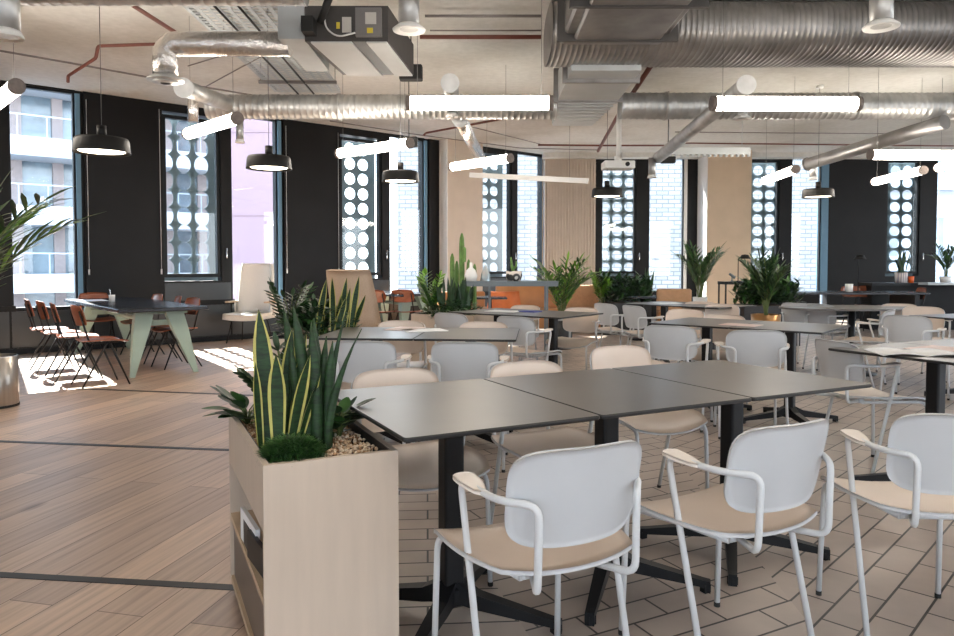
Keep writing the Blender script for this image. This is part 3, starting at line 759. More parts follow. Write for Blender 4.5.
# things on its shelf
for v0, ln, hh, m_, lab, tilt in ((0.10, 0.24, 0.085, 'black_edge', 'black folder standing on the planter shelf near the front', 0.10), (0.27, 0.24, 0.105, 'paper_white', 'pale magazine standing behind the black folder on the planter shelf', 0.06), (0.30, 0.22, 0.08, 'black_steel', 'second black folder half behind the pale magazine on the planter shelf', 0.02)):
    b = MB(); ct, st = math.cos(tilt), math.sin(tilt)
    b.obox((0, 0, hh / 2), ((1, 0, 0), (0, 1, 0), Z), (0.007, ln / 2, hh / 2))
    q = loc1(0.016 + tilt * 0.08 - 0.004, v0 + ln / 2, 0.29); o = obj('folder', b, m_, None, q, PA + tilt); tag(o, lab, 'folder')
P2 = at(262, 339, PH); P2.z = 0
make_planter('planter', 'plywood planter behind the first, crowded with dark glossy leaves', P2, math.radians(-5), 0.72, 0.85, PH)
P3 = at(411, 314, PH); P3.z = 0
make_planter('planter', 'plywood planter with dark spiky plants in front of the cactus', P3, math.radians(-20), 0.75, 0.75, PH)

# pebbles
def pebbles(name, label, f, n, z, r0, r1, mats, u0, u1, v0, v1):
    b = MB()
    for _ in range(n):
        u = random.uniform(u0, u1); v = random.uniform(v0, v1); r = random.uniform(r0, r1); c = f(u, v, z + random.uniform(0, 0.014))
        rr = [random.uniform(0.6, 1.0) * r for _ in range(3)]; a = random.uniform(0, PI); ca, sa = math.cos(a), math.sin(a)
        vs = []
        for x, y, zz in ((1, 0, 0), (-1, 0, 0), (0, 1, 0), (0, -1, 0), (0, 0, 1), (0, 0, -1), (.65, .65, .5), (-.65, .65, .5), (-.65, -.65, .5), (.65, -.65, .5)):
            X, Y = x * rr[0], y * rr[1]; vs.append((c.x + X * ca - Y * sa, c.y + X * sa + Y * ca, c.z + zz * rr[2]))
        fs = [(4, 9, 6), (4, 6, 7), (4, 7, 8), (4, 8, 9), (0, 6, 9), (2, 7, 6), (1, 8, 7), (3, 9, 8), (0, 2, 6), (2, 1, 7), (1, 3, 8), (3, 0, 9), (5, 2, 0), (5, 1, 2), (5, 3, 1), (5, 0, 3)]
        b.add(vs, fs, random.randrange(len(mats)), True)
    return tag(obj(name, b, mats), label, 'gravel', kind='stuff')
plain('stone_a', (0.62, 0.42, 0.26), 0.8, var=0.2, scale=30); plain('stone_b', (0.74, 0.58, 0.42), 0.8, var=0.15, scale=30); plain('stone_c', (0.42, 0.24, 0.13), 0.8, var=0.2, scale=30)
pebbles('gravel', 'tan pebbles covering the soil of the front planter', loc1, 2800, PH - 0.035, 0.005, 0.010, ['stone_a', 'stone_b', 'stone_c', 'stone_b'], 0.03, pl_w - 0.03, 0.025, pl_l - 0.03)

# ---------------------------------------------------------------- plants
def strap(b, base, az, lean, L, w, mi_c=0, mi_e=1, bend=0.25, seg=10, edge=0.16, twist=0.0, face=None):
    d = Vector((math.cos(az), math.sin(az), 0)); side0 = Vector((-d.y, d.x, 0)) if face is None else Vector((math.cos(face), math.sin(face), 0))
    pts = []; p = Vector(base); th = lean
    rows = []
    for i in range(seg + 1):
        t = i / seg
        wid = w * (0.55 + 1.1 * t - 0.6 * t * t) * (1 - max(0, (t - 0.55) / 0.45) ** 2.2) * 0.5 + 0.0006
        tw = twist * t; sd = side0 * math.cos(tw) + Vector((-side0.y, side0.x, 0)) * math.sin(tw)
        dirv = (Z * math.cos(th) + d * math.sin(th)); nrm = sd.cross(dirv).normalized()
        cup = nrm * (-wid * 0.22)
        rows.append([p - sd * wid, p - sd * wid * (1 - edge * 2) + cup * 0.6, p + cup, p + sd * wid * (1 - edge * 2) + cup * 0.6, p + sd * wid])
        p = p + dirv * (L / seg); th += bend / seg
    vs = [q for r in rows for q in r]
    fc = []; fe = []
    for i in range(seg):
        for j in range(4):
            f = (i * 5 + j, i * 5 + j + 1, (i + 1) * 5 + j + 1, (i + 1) * 5 + j)
            (fe if j in (0, 3) else fc).append(f)
    b.add(vs, fc, mi_c, True); b.add(vs, fe, mi_e, True)
def leaf(b, base, dirv, L, w, mi=0, droop=0.3, seg=4, up=Z):
    d = Vector(dirv).normalized(); sd = d.cross(up)
    sd = sd.normalized() if sd.length > 1e-4 else Vector((1, 0, 0)); p = Vector(base); vs = []
    for i in range(seg + 1):
        t = i / seg; ww = w * 0.5 * math.sin(PI * min(1, max(0.02, t * 0.92 + 0.04))) ** 0.8
        n = sd.cross(d).normalized()
        vs += [p - sd * ww, p - n * ww * 0.25, p + sd * ww]; p = p + d * (L / seg); d = (d - Z * (droop / seg)).normalized()
    b.add(vs, [f for i in range(seg) for f in ((i * 3, i * 3 + 1, i * 3 + 4, i * 3 + 3), (i * 3 + 1, i * 3 + 2, i * 3 + 5, i * 3 + 4))], mi, True)
def snake(name, label, base, leaves, mats, group=None):
    b = MB()
    for (dx, dy, az, lean, L_, w, face, tw) in leaves:
        strap(b, base + Vector((dx, dy, 0)), az, lean, L_, w, face=face, twist=tw, bend=random.uniform(-0.05, 0.12))
    return tag(obj(name, b, mats), label, 'plant', group)
plain('snake_green', (0.010, 0.036, 0.007), 0.6, var=0.6, scale=25, stretch=(1, 1, 4))
B = loc1(0.085, 0.25, PH - 0.05)
lv = [(-0.03, 0, 2.8, 0.03, 0.46, 0.062, 0.1, 0.2), (0.01, 0.02, 0.2, 0.05, 0.40, 0.048, 0.5, -0.3), (0.035, 0.01, 0.3, 0.10, 0.39, 0.045, 0.6, 0.6), (0.01, -0.04, -1.5, 0.04, 0.33, 0.055, -0.1, 0.2),
      (0.04, -0.03, 0.0, 0.16, 0.33, 0.045, 0.6, 0.3), (-0.045, -0.02, 3.1, 0.06, 0.30, 0.030, 0.8, 0.1), (0.055, -0.02, 0.1, 0.26, 0.27, 0.035, 0.9, 0.4), (-0.05, 0.02, 3.0, 0.05, 0.34, 0.03, 0.9, 0.0)]
snake('snake_plant', 'yellow-edged snake plant in the front planter', B, lv, ['snake_green', 'leaf_yellow'])
# cylindrical snake plant
def cyl_plant(label, base, stems):
    b = MB()
    for dx, dy, tx, ty, L_, r in stems:
        pts = []; rs = []
        for i in range(9):
            t = i / 8; pts.append(base + Vector((dx + tx * t * t, dy + ty * t * t, L_ * t))); rs.append(r * (1 - 0.2 * t) if (t < 0.8 and (r > 0.015 or t < 0.5)) else r * max(0.08, (1 - t) * (4.0 if r > 0.015 else 1.7)))
        b.tube(pts, rs, 8)
    return tag(obj('cylindrical_snake_plant', b, 'snake_green'), label, 'plant')
C = loc1(0.200, 0.215, PH - 0.05)
cyl_plant('dark green plant of round upright spears in the front planter', C, [(-0.065, 0.02, -0.05, 0.02, 0.46, 0.020), (-0.03, 0.0, -0.045, 0.0, 0.47, 0.021), (0.0, -0.01, -0.02, 0.01, 0.42, 0.021), (0.02, 0.02, 0.07, 0.0, 0.47, 0.014), (0.03, -0.02, 0.11, 0.0, 0.40, 0.014), (-0.01, 0.04, -0.01, 0.0, 0.43, 0.020), (0.0, 0.03, 0.015, 0.03, 0.37, 0.018), (-0.06, -0.01, -0.02, 0.0, 0.35, 0.018), (0.025, 0.01, 0.02, 0.0, 0.36, 0.018), (-0.045, 0.05, -0.03, 0.03, 0.40, 0.018)])
def bushy(name, label, c, rad, h, n, L_, w, mats, cat='plant', droop=0.4, up_bias=0.5, seg=3):
    b = MB()
    for _ in range(n):
        a = random.uniform(0, 2 * PI); r = rad * math.sqrt(random.random()); z = h * random.random() ** 0.8 * (1 - 0.5 * (r / rad) ** 2)
        p = Vector((c.x + r * math.cos(a), c.y + r * math.sin(a), c.z + z)); az = a + random.uniform(-0.9, 0.9)
        d = Vector((math.cos(az), math.sin(az), random.uniform(-0.2, 1.0) * up_bias * 2))
        leaf(b, p, d, L_ * random.uniform(0.6, 1.1), w * random.uniform(0.7, 1.1), random.randrange(len(mats)), droop, seg)
    return tag(obj(name, b, mats), label, cat)
bushy('groundcover_plant', 'low mossy green tuft spilling over the front planter corner', loc1(0.10, 0.105, PH - 0.030), 0.080, 0.075, 3600, 0.030, 0.0055, ['leaf_mid', 'leaf_dark', 'leaf_mid'], droop=0.45, seg=2)
def rosette(name, label, c, specs, mats):
    b = MB()
    for az, el, L_, w, dz, mi in specs:
        d = Vector((math.cos(az) * math.cos(el), math.sin(az) * math.cos(el), math.sin(el)))
        st = c + Vector((0, 0, dz)); m_ = st + d * L_ * 0.4
        b.tube([c, st + d * L_ * 0.1, m_], 0.0025, 5, mi=1); leaf(b, m_, d, L_ * 0.75, w, mi, 0.5, 6)
    return tag(obj(name, b, mats), label, 'plant')
c = loc1(0.05, pl_l - 0.13, PH - 0.04)
sp = [(random.uniform(0, 2 * PI), random.uniform(0.1, 1.0), random.uniform(0.09, 0.15), random.uniform(0.05, 0.07), random.uniform(0.01, 0.06), random.choice((0, 0, 2))) for _ in range(26)] + [(2.9, 0.05, 0.16, 0.06, 0.05, 2), (3.3, 0.3, 0.14, 0.06, 0.05, 2)]
rosette('peperomia_plant', 'broad-leaved green plant hanging over the back corner of the front planter', c, sp, ['leaf_dark', 'leaf_stem', 'leaf_mid'])
c = loc1(pl_w - 0.09, 0.33, PH - 0.04)
sp = [(random.uniform(0, 2 * PI), random.uniform(0.0, 1.2), random.uniform(0.06, 0.12), random.uniform(0.045, 0.06), random.uniform(0.01, 0.09), random.choice((0, 0, 0, 2))) for _ in range(34)]
rosette('round_leaf_plant', 'dark round-leaved plant next to the table corner in the front planter', c, sp, ['leaf_dark', 'leaf_stem', 'leaf_mid'])
c = loc1(0.15, 0.52, PH - 0.05)
def zz(name, label, c, n, L_, mats, spread=0.45, lw=0.028, ll=0.07, step=12):
    b = MB()
    for k in range(n):
        az = 2 * PI * k / n + random.uniform(-0.4, 0.4); lean = random.uniform(0.1, spread) * 1.6; p = Vector(c) + Vector((random.uniform(-.03, .03), random.uniform(-.03, .03), 0)); pts = [p.copy()]; th = lean * 0.3
        Lk = L_ * random.uniform(0.65, 1.05); d0 = Vector((math.cos(az), math.sin(az), 0)); mi = random.randrange(len(mats) - 1)
        for i in range(step):
            d = Z * math.cos(th) + d0 * math.sin(th); p = p + d * (Lk / step); pts.append(p.copy()); th += lean / step
            if i > 2:
                sd = d.cross(d0.cross(Z)).normalized(); s2 = d0.cross(Z)
                for q in (-1, 1): leaf(b, p, d * 0.7 + s2 * q * 0.9 + d0 * 0.15, ll, lw, mi, 0.2, 3, up=Z + d0 * 0.3)
        b.tube(pts, 0.004, 5, mi=len(mats) - 1)
        leaf(b, p, d, ll, lw, mi, 0.1, 3)
    return tag(obj(name, b, mats), label, 'plant')
zz('leafy_plant', 'dark leafy plant rising behind the spears in the front planter', c, 7, 0.30, ['leaf_dark', 'leaf_dark', 'leaf_stem'])
# second planter
def locp(P_, ang, u, v, z):
    c_, s_ = math.cos(ang), math.sin(ang); return Vector((P_.x + u * c_ - v * s_, P_.y + u * s_ + v * c_, z))
a2 = math.radians(-5)
zz('zz_plant', 'glossy zz plant with bright upright frond in the second planter', locp(P2, a2, 0.10, 0.3, PH - 0.05), 7, 0.44, ['leaf_mid', 'leaf_dark', 'leaf_dark', 'leaf_stem'], 0.35, 0.035, 0.085)
zz('zz_plant', 'dense dark zz plant in the middle of the second planter', locp(P2, a2, 0.3, 0.35, PH - 0.05), 13, 0.34, ['leaf_dark', 'leaf_dark', 'leaf_stem'], 0.5, 0.035, 0.085)
bushy('dark_bush', 'low dark foliage filling the second planter', locp(P2, a2, 0.33, 0.3, PH - 0.05), 0.30, 0.30, 520, 0.08, 0.035, ['leaf_dark', 'leaf_dark', 'leaf_mid'])
lv = [(random.uniform(-.13, .13), random.uniform(-.06, .06), random.uniform(-0.6, 0.6), random.uniform(0.0, 0.35), random.uniform(0.36, 0.52), 0.055, random.uniform(-.5, .5), random.uniform(-.6, .6)) for _ in range(11)]
snake('snake_plant', 'yellow-edged snake plant in the second planter beside the beige armchair', locp(P2, a2, 0.46, 0.3, PH - 0.05), lv, ['snake_green', 'leaf_yellow'])
# third planter
a3 = math.radians(-20)
zz('zz_plant', 'bright green leafy plant at the left of the third planter', locp(P3, a3, 0.10, 0.3, PH - 0.05), 7, 0.50, ['leaf_bright', 'leaf_mid', 'leaf_bright', 'leaf_stem'], 0.3, 0.045, 0.10)
lv = [(random.uniform(-.16, .16), random.uniform(-.1, .1), random.uniform(-3, 3), random.uniform(0.0, 0.35), random.uniform(0.28, 0.48), 0.035, random.uniform(-.7, .7), 0.2) for _ in range(40)]
snake('snake_plant', 'dark spiky snake plant in the third planter', locp(P3, a3, 0.42, 0.3, PH - 0.05), lv, ['leaf_dark', 'leaf_dark'])
bushy('dark_bush', 'low dark foliage filling the third planter', locp(P3, a3, 0.37, 0.3, PH - 0.05), 0.33, 0.2, 380, 0.09, 0.035, ['leaf_dark', 'leaf_mid'])
# cactus in a pot behind the third planter
def cactus(label, loc, cols):
    t = thing('potted_cactus', label, 'plant', loc)
    p = MB(); p.lathe([(0, 0), (0.17, 0), (0.2, 0.45), (0.18, 0.45), (0.17, 0.40), (0, 0.40)]); obj('pot', p, 'dark_planter', t)
    b = MB()
    for x, y, z0, h, r in cols:
        n = 14; prof = [(0.85, 0), (1, 0.15), (1, 0.85), (0.8, 0.95), (0.35, 1.0), (0.02, 1.01)]; vs = []
        for q, zt in prof:
            for k in range(n): a = 2 * PI * k / n; R = r * q * (1.0 if k % 2 else 0.80); vs.append((x + R * math.cos(a), y + R * math.sin(a), z0 + zt * h))
        b.add(vs, [(i * n + k, i * n + (k + 1) % n, (i + 1) * n + (k + 1) % n, (i + 1) * n + k) for i in range(len(prof) - 1) for k in range(n)], 0, False)
    obj('stem', b, 'cactus_green', t); return t
c = dp(462, 300, 9.6); c.z = 0
cactus('tall columnar green cactus in front of the beige pilaster', c, [(0, 0, 0.38, 1.25, 0.038), (-0.13, 0, 0.38, 0.98, 0.034), (-0.07, 0.05, 0.38, 0.88, 0.03), (0.09, 0, 0.38, 0.90, 0.032), (0.17, 0.03, 0.38, 0.84, 0.030), (0.03, -0.04, 1.25, 0.2, 0.03)])
# palms
def palm(name, label, loc, pot, potmat, n, L_, mats, h0=0.2, spread=1.0, lw=0.034, ll=0.24, cat='plant', seed=1, step=12, azr=(0, 2 * PI), trunk=0.0):
    rnd = random.Random(seed); t = thing(name, label, cat, loc); ph, pr = pot
    if ph > 0:
        p = MB(); p.lathe([(0, 0), (pr * 0.85, 0), (pr, ph), (pr * 0.93, ph), (pr * 0.9, ph - 0.04), (0, ph - 0.04)]); obj('pot', p, potmat, t)
    b = MB(); sb = MB()
    for k in range(n):
        az = azr[0] + (azr[1] - azr[0]) * (k + rnd.uniform(-.3, .3)) / n; lean = rnd.uniform(0.25, 1.0) * spread; Lk = L_ * rnd.uniform(0.75, 1.1)
        p = Vector((rnd.uniform(-.03, .03), rnd.uniform(-.03, .03), ph - 0.03 + trunk)); d0 = Vector((math.cos(az), math.sin(az), 0)); th = lean * 0.25; pts = [p.copy()]; s2 = d0.cross(Z)
        for i in range(step):
            t_ = (i + 1) / step; d = Z * math.cos(th) + d0 * math.sin(th); p = p + d * (Lk / step); pts.append(p.copy()); th += (lean * 1.3) * (0.4 + t_) / step
            if t_ > 0.3:
                q_ = math.sin(PI * (t_ - 0.22) / 0.9) ** 0.6
                for q in (-1, 1):
                    leaf(b, p, d * 0.9 + s2 * q * rnd.uniform(0.6, 0.95) + Z * 0.12, ll * q_ * rnd.uniform(0.8, 1.1), lw, rnd.randrange(len(mats)), 0.5, 3, up=Z)
        leaf(b, p, d, ll * 0.8, lw, 0, 0.3, 3); sb.tube(pts, 0.006, 5)
    if trunk > 0: sb.tube([(0, 0, ph - 0.04), (0, 0, ph + trunk)], 0.03, 8)
    obj('fronds', b, mats, t); obj('stem', sb, 'leaf_stem', t); return t
c = dp(562, 300, 10.3); palm('potted_palm', 'light green palm beside the grey console in front of the ribbed wall', (c.x, c.y, 0), (0.42, 0.16), 'dark_planter', 20, 0.92, ['leaf_bright', 'leaf_mid', 'leaf_mid'], spread=0.95, seed=4)
c = dp(700, 300, 13.2); palm('potted_palm', 'slender palm in a pale pot in front of the white window edge', (c.x, c.y, 0), (0.62, 0.13), 'ceramic_white', 18, 0.88, ['leaf_mid', 'leaf_dark', 'leaf_mid'], spread=0.75, seed=5, ll=0.28)
c = dp(766, 300, 10.0); palm('potted_palm', 'dark green palm in a brass pot before the perforated window', (c.x, c.y, 0), (0.52, 0.20), 'brass', 17, 0.80, ['leaf_dark', 'leaf_mid', 'leaf_dark'], spread=0.62, seed=6, ll=0.24)
c = dp(-68, 250, 3.9); palm('potted_palm', 'green palm fronds reaching in from the photo edge above the metal bin', (c.x, c.y, 0), (0.45, 0.2), 'dark_planter', 24, 1.30, ['leaf_mid', 'leaf_bright', 'leaf_dark'], spread=1.0, seed=9, lw=0.028, ll=0.32, step=16)
# dark plant boxes in the far middle and before the far palm
def dark_box(label, loc, w, l, h, lab2, n, hh):
    t = thing('planter_box', label, 'planter', loc); b = MB()
    b.bevbox(-w / 2, w / 2, -l / 2, l / 2, 0, h, 0.01); obj('box', b, 'dark_planter', t); b = MB(); b.box(-w / 2 + .02, w / 2 - .02, -l / 2 + .02, l / 2 - .02, h, h + 0.01); obj('soil', b, 'soil', t)
    b = MB()
    for _ in range(n):
        p = Vector((loc[0] + random.uniform(-w / 2, w / 2), loc[1] + random.uniform(-l / 2, l / 2), h + hh * random.random() ** 0.9 * random.uniform(0.6, 1.0)))
        az = random.uniform(0, 2 * PI); leaf(b, p, (math.cos(az), math.sin(az), random.uniform(-.1, 1.4)), random.uniform(0.10, 0.20), 0.05, random.randrange(3), 0.4, 3)
    tag(obj('dark_bush', b, ['leaf_dark', 'leaf_dark', 'leaf_mid']), lab2, 'plant')
c = dp(624, 300, 12.6); dark_box('black planter box under the perforated window beside the ribbed wall', (c.x, c.y, 0), 0.85, 0.5, 0.55, 'dark foliage in the black box beside the ribbed wall', 700, 0.5)
zz('zz_plant', 'yellow green leafy plant left of the dark foliage by the ribbed wall', Vector((c.x - 0.43, c.y - 0.1, 0.5)), 7, 0.55, ['leaf_bright', 'leaf_mid', 'leaf_stem'], 0.35, 0.045, 0.12)
lv = [(random.uniform(-.07, .07), 0, random.uniform(-3, 3), random.uniform(0.0, 0.15), random.uniform(0.40, 0.62), 0.04, random.uniform(-.7, .7), 0.2) for _ in range(8)]
snake('snake_plant', 'thin upright snake plant right of the dark foliage by the bright window', Vector((c.x + 0.40, c.y - 0.1, 0.56)), lv, ['leaf_dark', 'leaf_mid'])
c = dp(766, 300, 10.9); dark_box('black planter box behind the brass pot palm', (c.x, c.y, 0), 0.85, 0.5, 0.6, 'dark foliage behind the brass pot palm', 800, 0.42)

# ================================================================ FURNITURE FAR AWAY
# tall armchairs
def tall_chair(label, loc, rz, m_, lean=0.13):
    t = thing('high_back_armchair', label, 'armchair', loc, rz)
    def back(u, v):
        X = u * (0.265 - 0.015 * v); zz = 0.85 + v * 0.385
        return (X * math.sqrt(1 - 0.12 * v ** 4), -0.30 - lean * v + 0.10 * u * u, zz)
    b = MB(); b.shell(back, 10, 12, -0.06); obj('backrest', b, m_, t)
    b = MB(); b.shell(lambda u, v: (u * 0.30, v * 0.29, 0.44 + 0.02 * u * u), 8, 8, 0.09); obj('seat', b, m_, t)
    for sx in (-1, 1):
        b = MB(); b.shell(lambda u, v: (sx * 0.31, -0.22 + u * 0.10, 0.52 + v * 0.10), 3, 3, 0.03); b.bevbox(sx * 0.32 - 0.035, sx * 0.32 + 0.035, -0.28, 0.12, 0.62, 0.645, 0.012, 1); obj('armrest', b, [m_, 'ply_edge'], t)
        for sy in (-1, 1):
            b = MB(); b.tube([(sx * 0.26, sy * 0.26, 0.0), (sx * 0.2, sy * 0.18, 0.36)], [0.009, 0.013], 8); obj('leg', b, 'black_steel', t)
    return t
c = at(250, 342, 0); tall_chair('white high-backed armchair with wooden armrest against the pink window', (c.x, c.y, 0), math.radians(172), 'fabric_white', 0.05)
c = dp(349, 300, 7.6); tall_chair('beige high-backed armchair seen from behind beside the snake plants', (c.x + 0.17, c.y, 0), math.radians(-20), 'wood_beige').scale = (0.94, 0.94, 0.945)
# metal bin
c = at(-15, 409, 0)
t = thing('waste_bin', 'round brushed metal bin at the photo edge on the oak floor', 'bin', (c.x, c.y + 0.12, 0))
b = MB(); b.lathe([(0, 0.01), (0.175, 0.01), (0.18, 0.02), (0.18, 0.43), (0.172, 0.435), (0.165, 0.43), (0.165, 0.03), (0, 0.03)], n=40); obj('body', b, 'bin_metal', t)
b = MB(); b.lathe([(0.17, 0.0), (0.184, 0.0), (0.184, 0.02), (0.17, 0.02)], n=40); obj('base_ring', b, 'black_rubber', t)
# grey console shelf
A1 = dp(462, 281, 9.3); B1 = dp(557, 282, 9.3); zt = A1.z
t = thing('console_shelf', 'slim grey steel console with thin legs in front of the windows', 'shelf', (A1.x, A1.y, 0))
W_ = B1.x - A1.x
b = MB(); b.box(0, W_, -0.16, 0.16, zt - 0.065, zt); obj('top', b, 'shelf_grey', t)
for x in (0.36, W_ - 0.14):
    for y in (-0.14, 0.14):
        b = MB(); b.box(x - 0.012, x + 0.012, y - 0.012, y + 0.012, 0, zt - 0.065); obj('leg', b, 'shelf_grey', t)
b = MB(); b.lathe([(0, 0), (0.075, 0), (0.085, 0.07), (0.06, 0.14), (0.02, 0.18), (0.018, 0.24), (0.014, 0.24), (0.0, 0.2)]); p = dp(471, 281, 9.3)
tag(obj('glass_vase', b, 'ceramic_white', None, (p.x, p.y, zt)), 'pale bulb-shaped vase at the left end of the grey console', 'vase')
b = MB(); b.lathe([(0, 0), (0.07, 0), (0.055, 0.10), (0.015, 0.2), (0.0, 0.22)]); p = dp(487, 281, 9.3)
tag(obj('glass_cone', b, 'vase_glass', None, (p.x - 0.02, p.y + 0.03, zt)), 'clear cone-shaped glass beside the pale vase on the console', 'vase')
p = dp(514, 281, 9.3)
t = thing('cactus_pot', 'small cactus in a black and beige patterned pot on the grey console', 'plant', (p.x, p.y, zt))
b = MB(); b.lathe([(0, 0), (0.08, 0), (0.11, 0.06), (0.10, 0.13), (0.085, 0.13), (0.085, 0.10), (0, 0.10)]); obj('pot', b, 'pattern_pot', t)
b = MB(); b.tube([(0, 0, 0.09), (-0.03, 0, 0.2), (-0.04, 0, 0.31)], [0.022, 0.02, 0.008]); b.tube([(0, 0, 0.16), (0.03, 0, 0.2), (0.03, 0, 0.26)], [0.014, 0.014, 0.006]); obj('stem', b, 'cactus_green', t)
# sofas
def sofa(name, label, loc, rz, w, m_, bh=0.80, bm=None):
    t = thing(name, label, 'sofa', loc, rz)
    b = MB(); b.bevbox(-w / 2, w / 2, -0.38, 0.30, 0.10, 0.44, 0.05, 0, 4, True); obj('seat', b, m_, t)
    b = MB(); b.bevbox(-w / 2, w / 2, 0.22, 0.42, 0.12, bh, 0.06, 0, 4, True); obj('backrest', b, bm or m_, t)
    for sx in (-1, 1):
        for sy in (-1, 1):
            b = MB(); b.tube([(sx * (w / 2 - 0.08), sy * 0.26, 0), (sx * (w / 2 - 0.08), sy * 0.26, 0.12)], 0.014, 8); obj('leg', b, 'black_steel', t)
    return t
c = dp(528, 300, 12.8); sofa('sofa', 'tan leather sofa below the window beside the ribbed wall', (c.x, c.y, 0), 0, 1.15, 'tan_leather', 0.83)
c = dp(583, 300, 12.9); sofa('sofa', 'brown fabric sofa with orange seat against the ribbed wall', (c.x + 0.05, c.y, 0), 0, 0.80, 'tan_leather', 0.84, 'tan_fabric')
c = dp(675, 300, 12.0); sofa('lounge_chair', 'rounded tan lounge chair under the bright brick window', (c.x, c.y, 0), math.radians(-12), 0.58, 'tan_leather', 0.80, 'tan_fabric')
c = dp(467, 300, 12.9); sofa('sofa', 'low tan sofa beneath the pilaster behind the cactus', (c.x, c.y, 0), math.radians(20), 0.9, 'tan_leather', 0.72)
# bucket chair, small black tables
c = dp(504, 300, 11.6)
t = thing('bucket_chair', 'orange moulded bucket chair by the grey console', 'chair', (c.x, c.y, 0), 0)
b = MB(); b.shell(lambda u, v: (u * 0.25 * (1 - 0.1 * v), -0.22 - 0.03 * v + 0.14 * u * u, 0.62 + v * 0.17), 8, 6, -0.015); b.shell(lambda u, v: (u * 0.23, v * 0.21, 0.44 + 0.03 * u * u), 6, 6, 0.015); obj('shell', b, 'orange_shell', t)
for sx in (-1, 1):
    for sy in (-1, 1): b = MB(); b.tube([(sx * 0.2, sy * 0.2, 0), (sx * 0.12, sy * 0.12, 0.43)], 0.01, 6); obj('leg', b, 'black_steel', t)
def ped_table(label, loc, w, d, z, rz=0, mat='black_top', th=0.03):
    t = thing('pedestal_table', label, 'table', loc, rz)
    b = MB(); b.bevbox(-w / 2, w / 2, -d / 2, d / 2, z - th, z, 0.03); obj('tabletop', b, mat, t)
    b = MB(); b.tube([(0, 0, 0.02), (0, 0, z - th)], 0.03, 10); obj('column', b, 'black_steel', t)
    b = MB(); b.lathe([(0, 0), (0.22, 0), (0.22, 0.012), (0.04, 0.025), (0, 0.025)]); obj('base', b, 'black_steel', t); return t
c = dp(490, 300, 11.0); ped_table('small black table in front of the orange bucket chair', (c.x, c.y, 0), 0.52, 0.45, 0.72)
c = dp(642, 300, 11.6); ped_table('small black table left of the tan lounge chair', (c.x, c.y, 0), 0.40, 0.40, 0.66 + 0.04)
# side table with lamp
c = dp(741, 300, 12.9); zt2 = dp(741, 281.5, 12.9).z
t = thing('side_table', 'open black steel side table against the beige pilaster', 'table', (c.x, c.y, 0))
b = MB(); b.box(-0.36, 0.36, -0.2, 0.2, zt2 - 0.05, zt2); obj('top', b, 'black_steel', t)
for sx in (-1, 1):
    for sy in (-1, 1): b = MB(); b.box(sx * 0.34 - 0.012, sx * 0.34 + 0.012, sy * 0.18 - 0.012, sy * 0.18 + 0.012, 0, zt2 - 0.05); obj('leg', b, 'black_steel', t)
b = MB(); b.box(-0.34, 0.34, -0.18, 0.18, 0.40, 0.42); obj('shelf', b, 'black_steel', t)
def desk_lamp(label, p, h, sx=1):
    t = thing('desk_lamp', label, 'lamp', p)
    b = MB(); b.lathe([(0, 0), (0.07, 0), (0.07, 0.012), (0, 0.015)]); obj('base', b, 'black_steel', t)
    b = MB(); b.tube(fillet([(0, 0, 0.01), (0, 0, h - 0.03), (sx * 0.1, 0, h)], 0.05), 0.008, 8); obj('stem', b, 'black_steel', t)
    b = MB(); b.lathe([(0.0, 0.03), (0.06, 0.02), (0.10, -0.05), (0.095, -0.05), (0.055, 0.012), (0, 0.02)], (sx * 0.12, 0, h)); obj('lamp_shade', b, 'pendant_black', t)
    b = MB(); b.lathe([(0, -0.035), (0.03, -0.03), (0.035, -0.01), (0, 0.01)], (sx * 0.12, 0, h)); obj('bulb', b, 'lamp_glow', t); return t
p = dp(738, 281, 12.9); desk_lamp('black dome desk lamp shining on the side table', (p.x, p.y, zt2), 0.46)
p = dp(732, 281, 12.85)
t = thing('figurine', 'small dark ornament left of the desk lamp', 'ornament', (p.x, p.y, zt2)); b = MB(); b.lathe([(0, 0), (0.03, 0), (0.012, 0.03), (0.01, 0.09), (0, 0.09)]); b.tube([(-0.05, 0, 0.14), (0.05, 0, 0.07)], [0.02, 0.03], 8); obj('body', b, 'shelf_grey', t)
# long black table at the right with cup and lamps
c = at(845, 291.5, 0.742)
t = thing('long_table', 'long black table against the dark wall right of the bright window', 'table', (c.x, c.y, 0))
b = MB(); b.bevbox(-1.25, 1.25, -0.42, 0.42, 0.70, 0.742, 0.02); obj('tabletop', b, 'black_top', t)
for sx in (-1, 1):
    b = MB(); b.box(sx * 1.05 - 0.04, sx * 1.05 + 0.04, -0.38, 0.38, 0, 0.70); obj('leg', b, 'black_steel', t)
tc_ = c.copy()
for px_, dy, deg, lab in ((858, 0.55, 184, 'brown plywood chair behind the long black table, near the white cup'), (870, 0.6, 176, 'brown plywood chair behind the long black table, right of another'), (907, -0.1, 80, 'brown plywood chair at the end of the long black table')):
    p = dp(px_, 300, tc_.y + dy); brown(p.x, p.y, deg, lab)
def cup(label, p, r=0.04, h=0.09, m_='ceramic_white'):
    b = MB(); b.lathe([(0, 0), (r * 0.9, 0), (r, h), (r * 0.88, h), (r * 0.8, 0.01), (0, 0.01)]); return tag(obj('cup', b, m_, None, p), label, 'cup')
p = at(849, 292.0, 0.742); cup('white cup on the long black table at right', p, 0.065, 0.14)
p = at(112, 301.5, 0.742); cup('white cup holding a spoon on the green legged table', p, 0.038, 0.085)
b = MB(); b.tube([(0, 0, 0.01), (-0.03, 0, 0.16)], [0.003, 0.006], 6); tag(obj('spoon', b, 'chrome', None, p), 'spoon standing in the white cup on the green legged table', 'cutlery')
p = at(858, 292, 0.742); desk_lamp('thin black lamp with small lit head on the long black table', (p.x, p.y, 0.742), 0.62, 0.2)
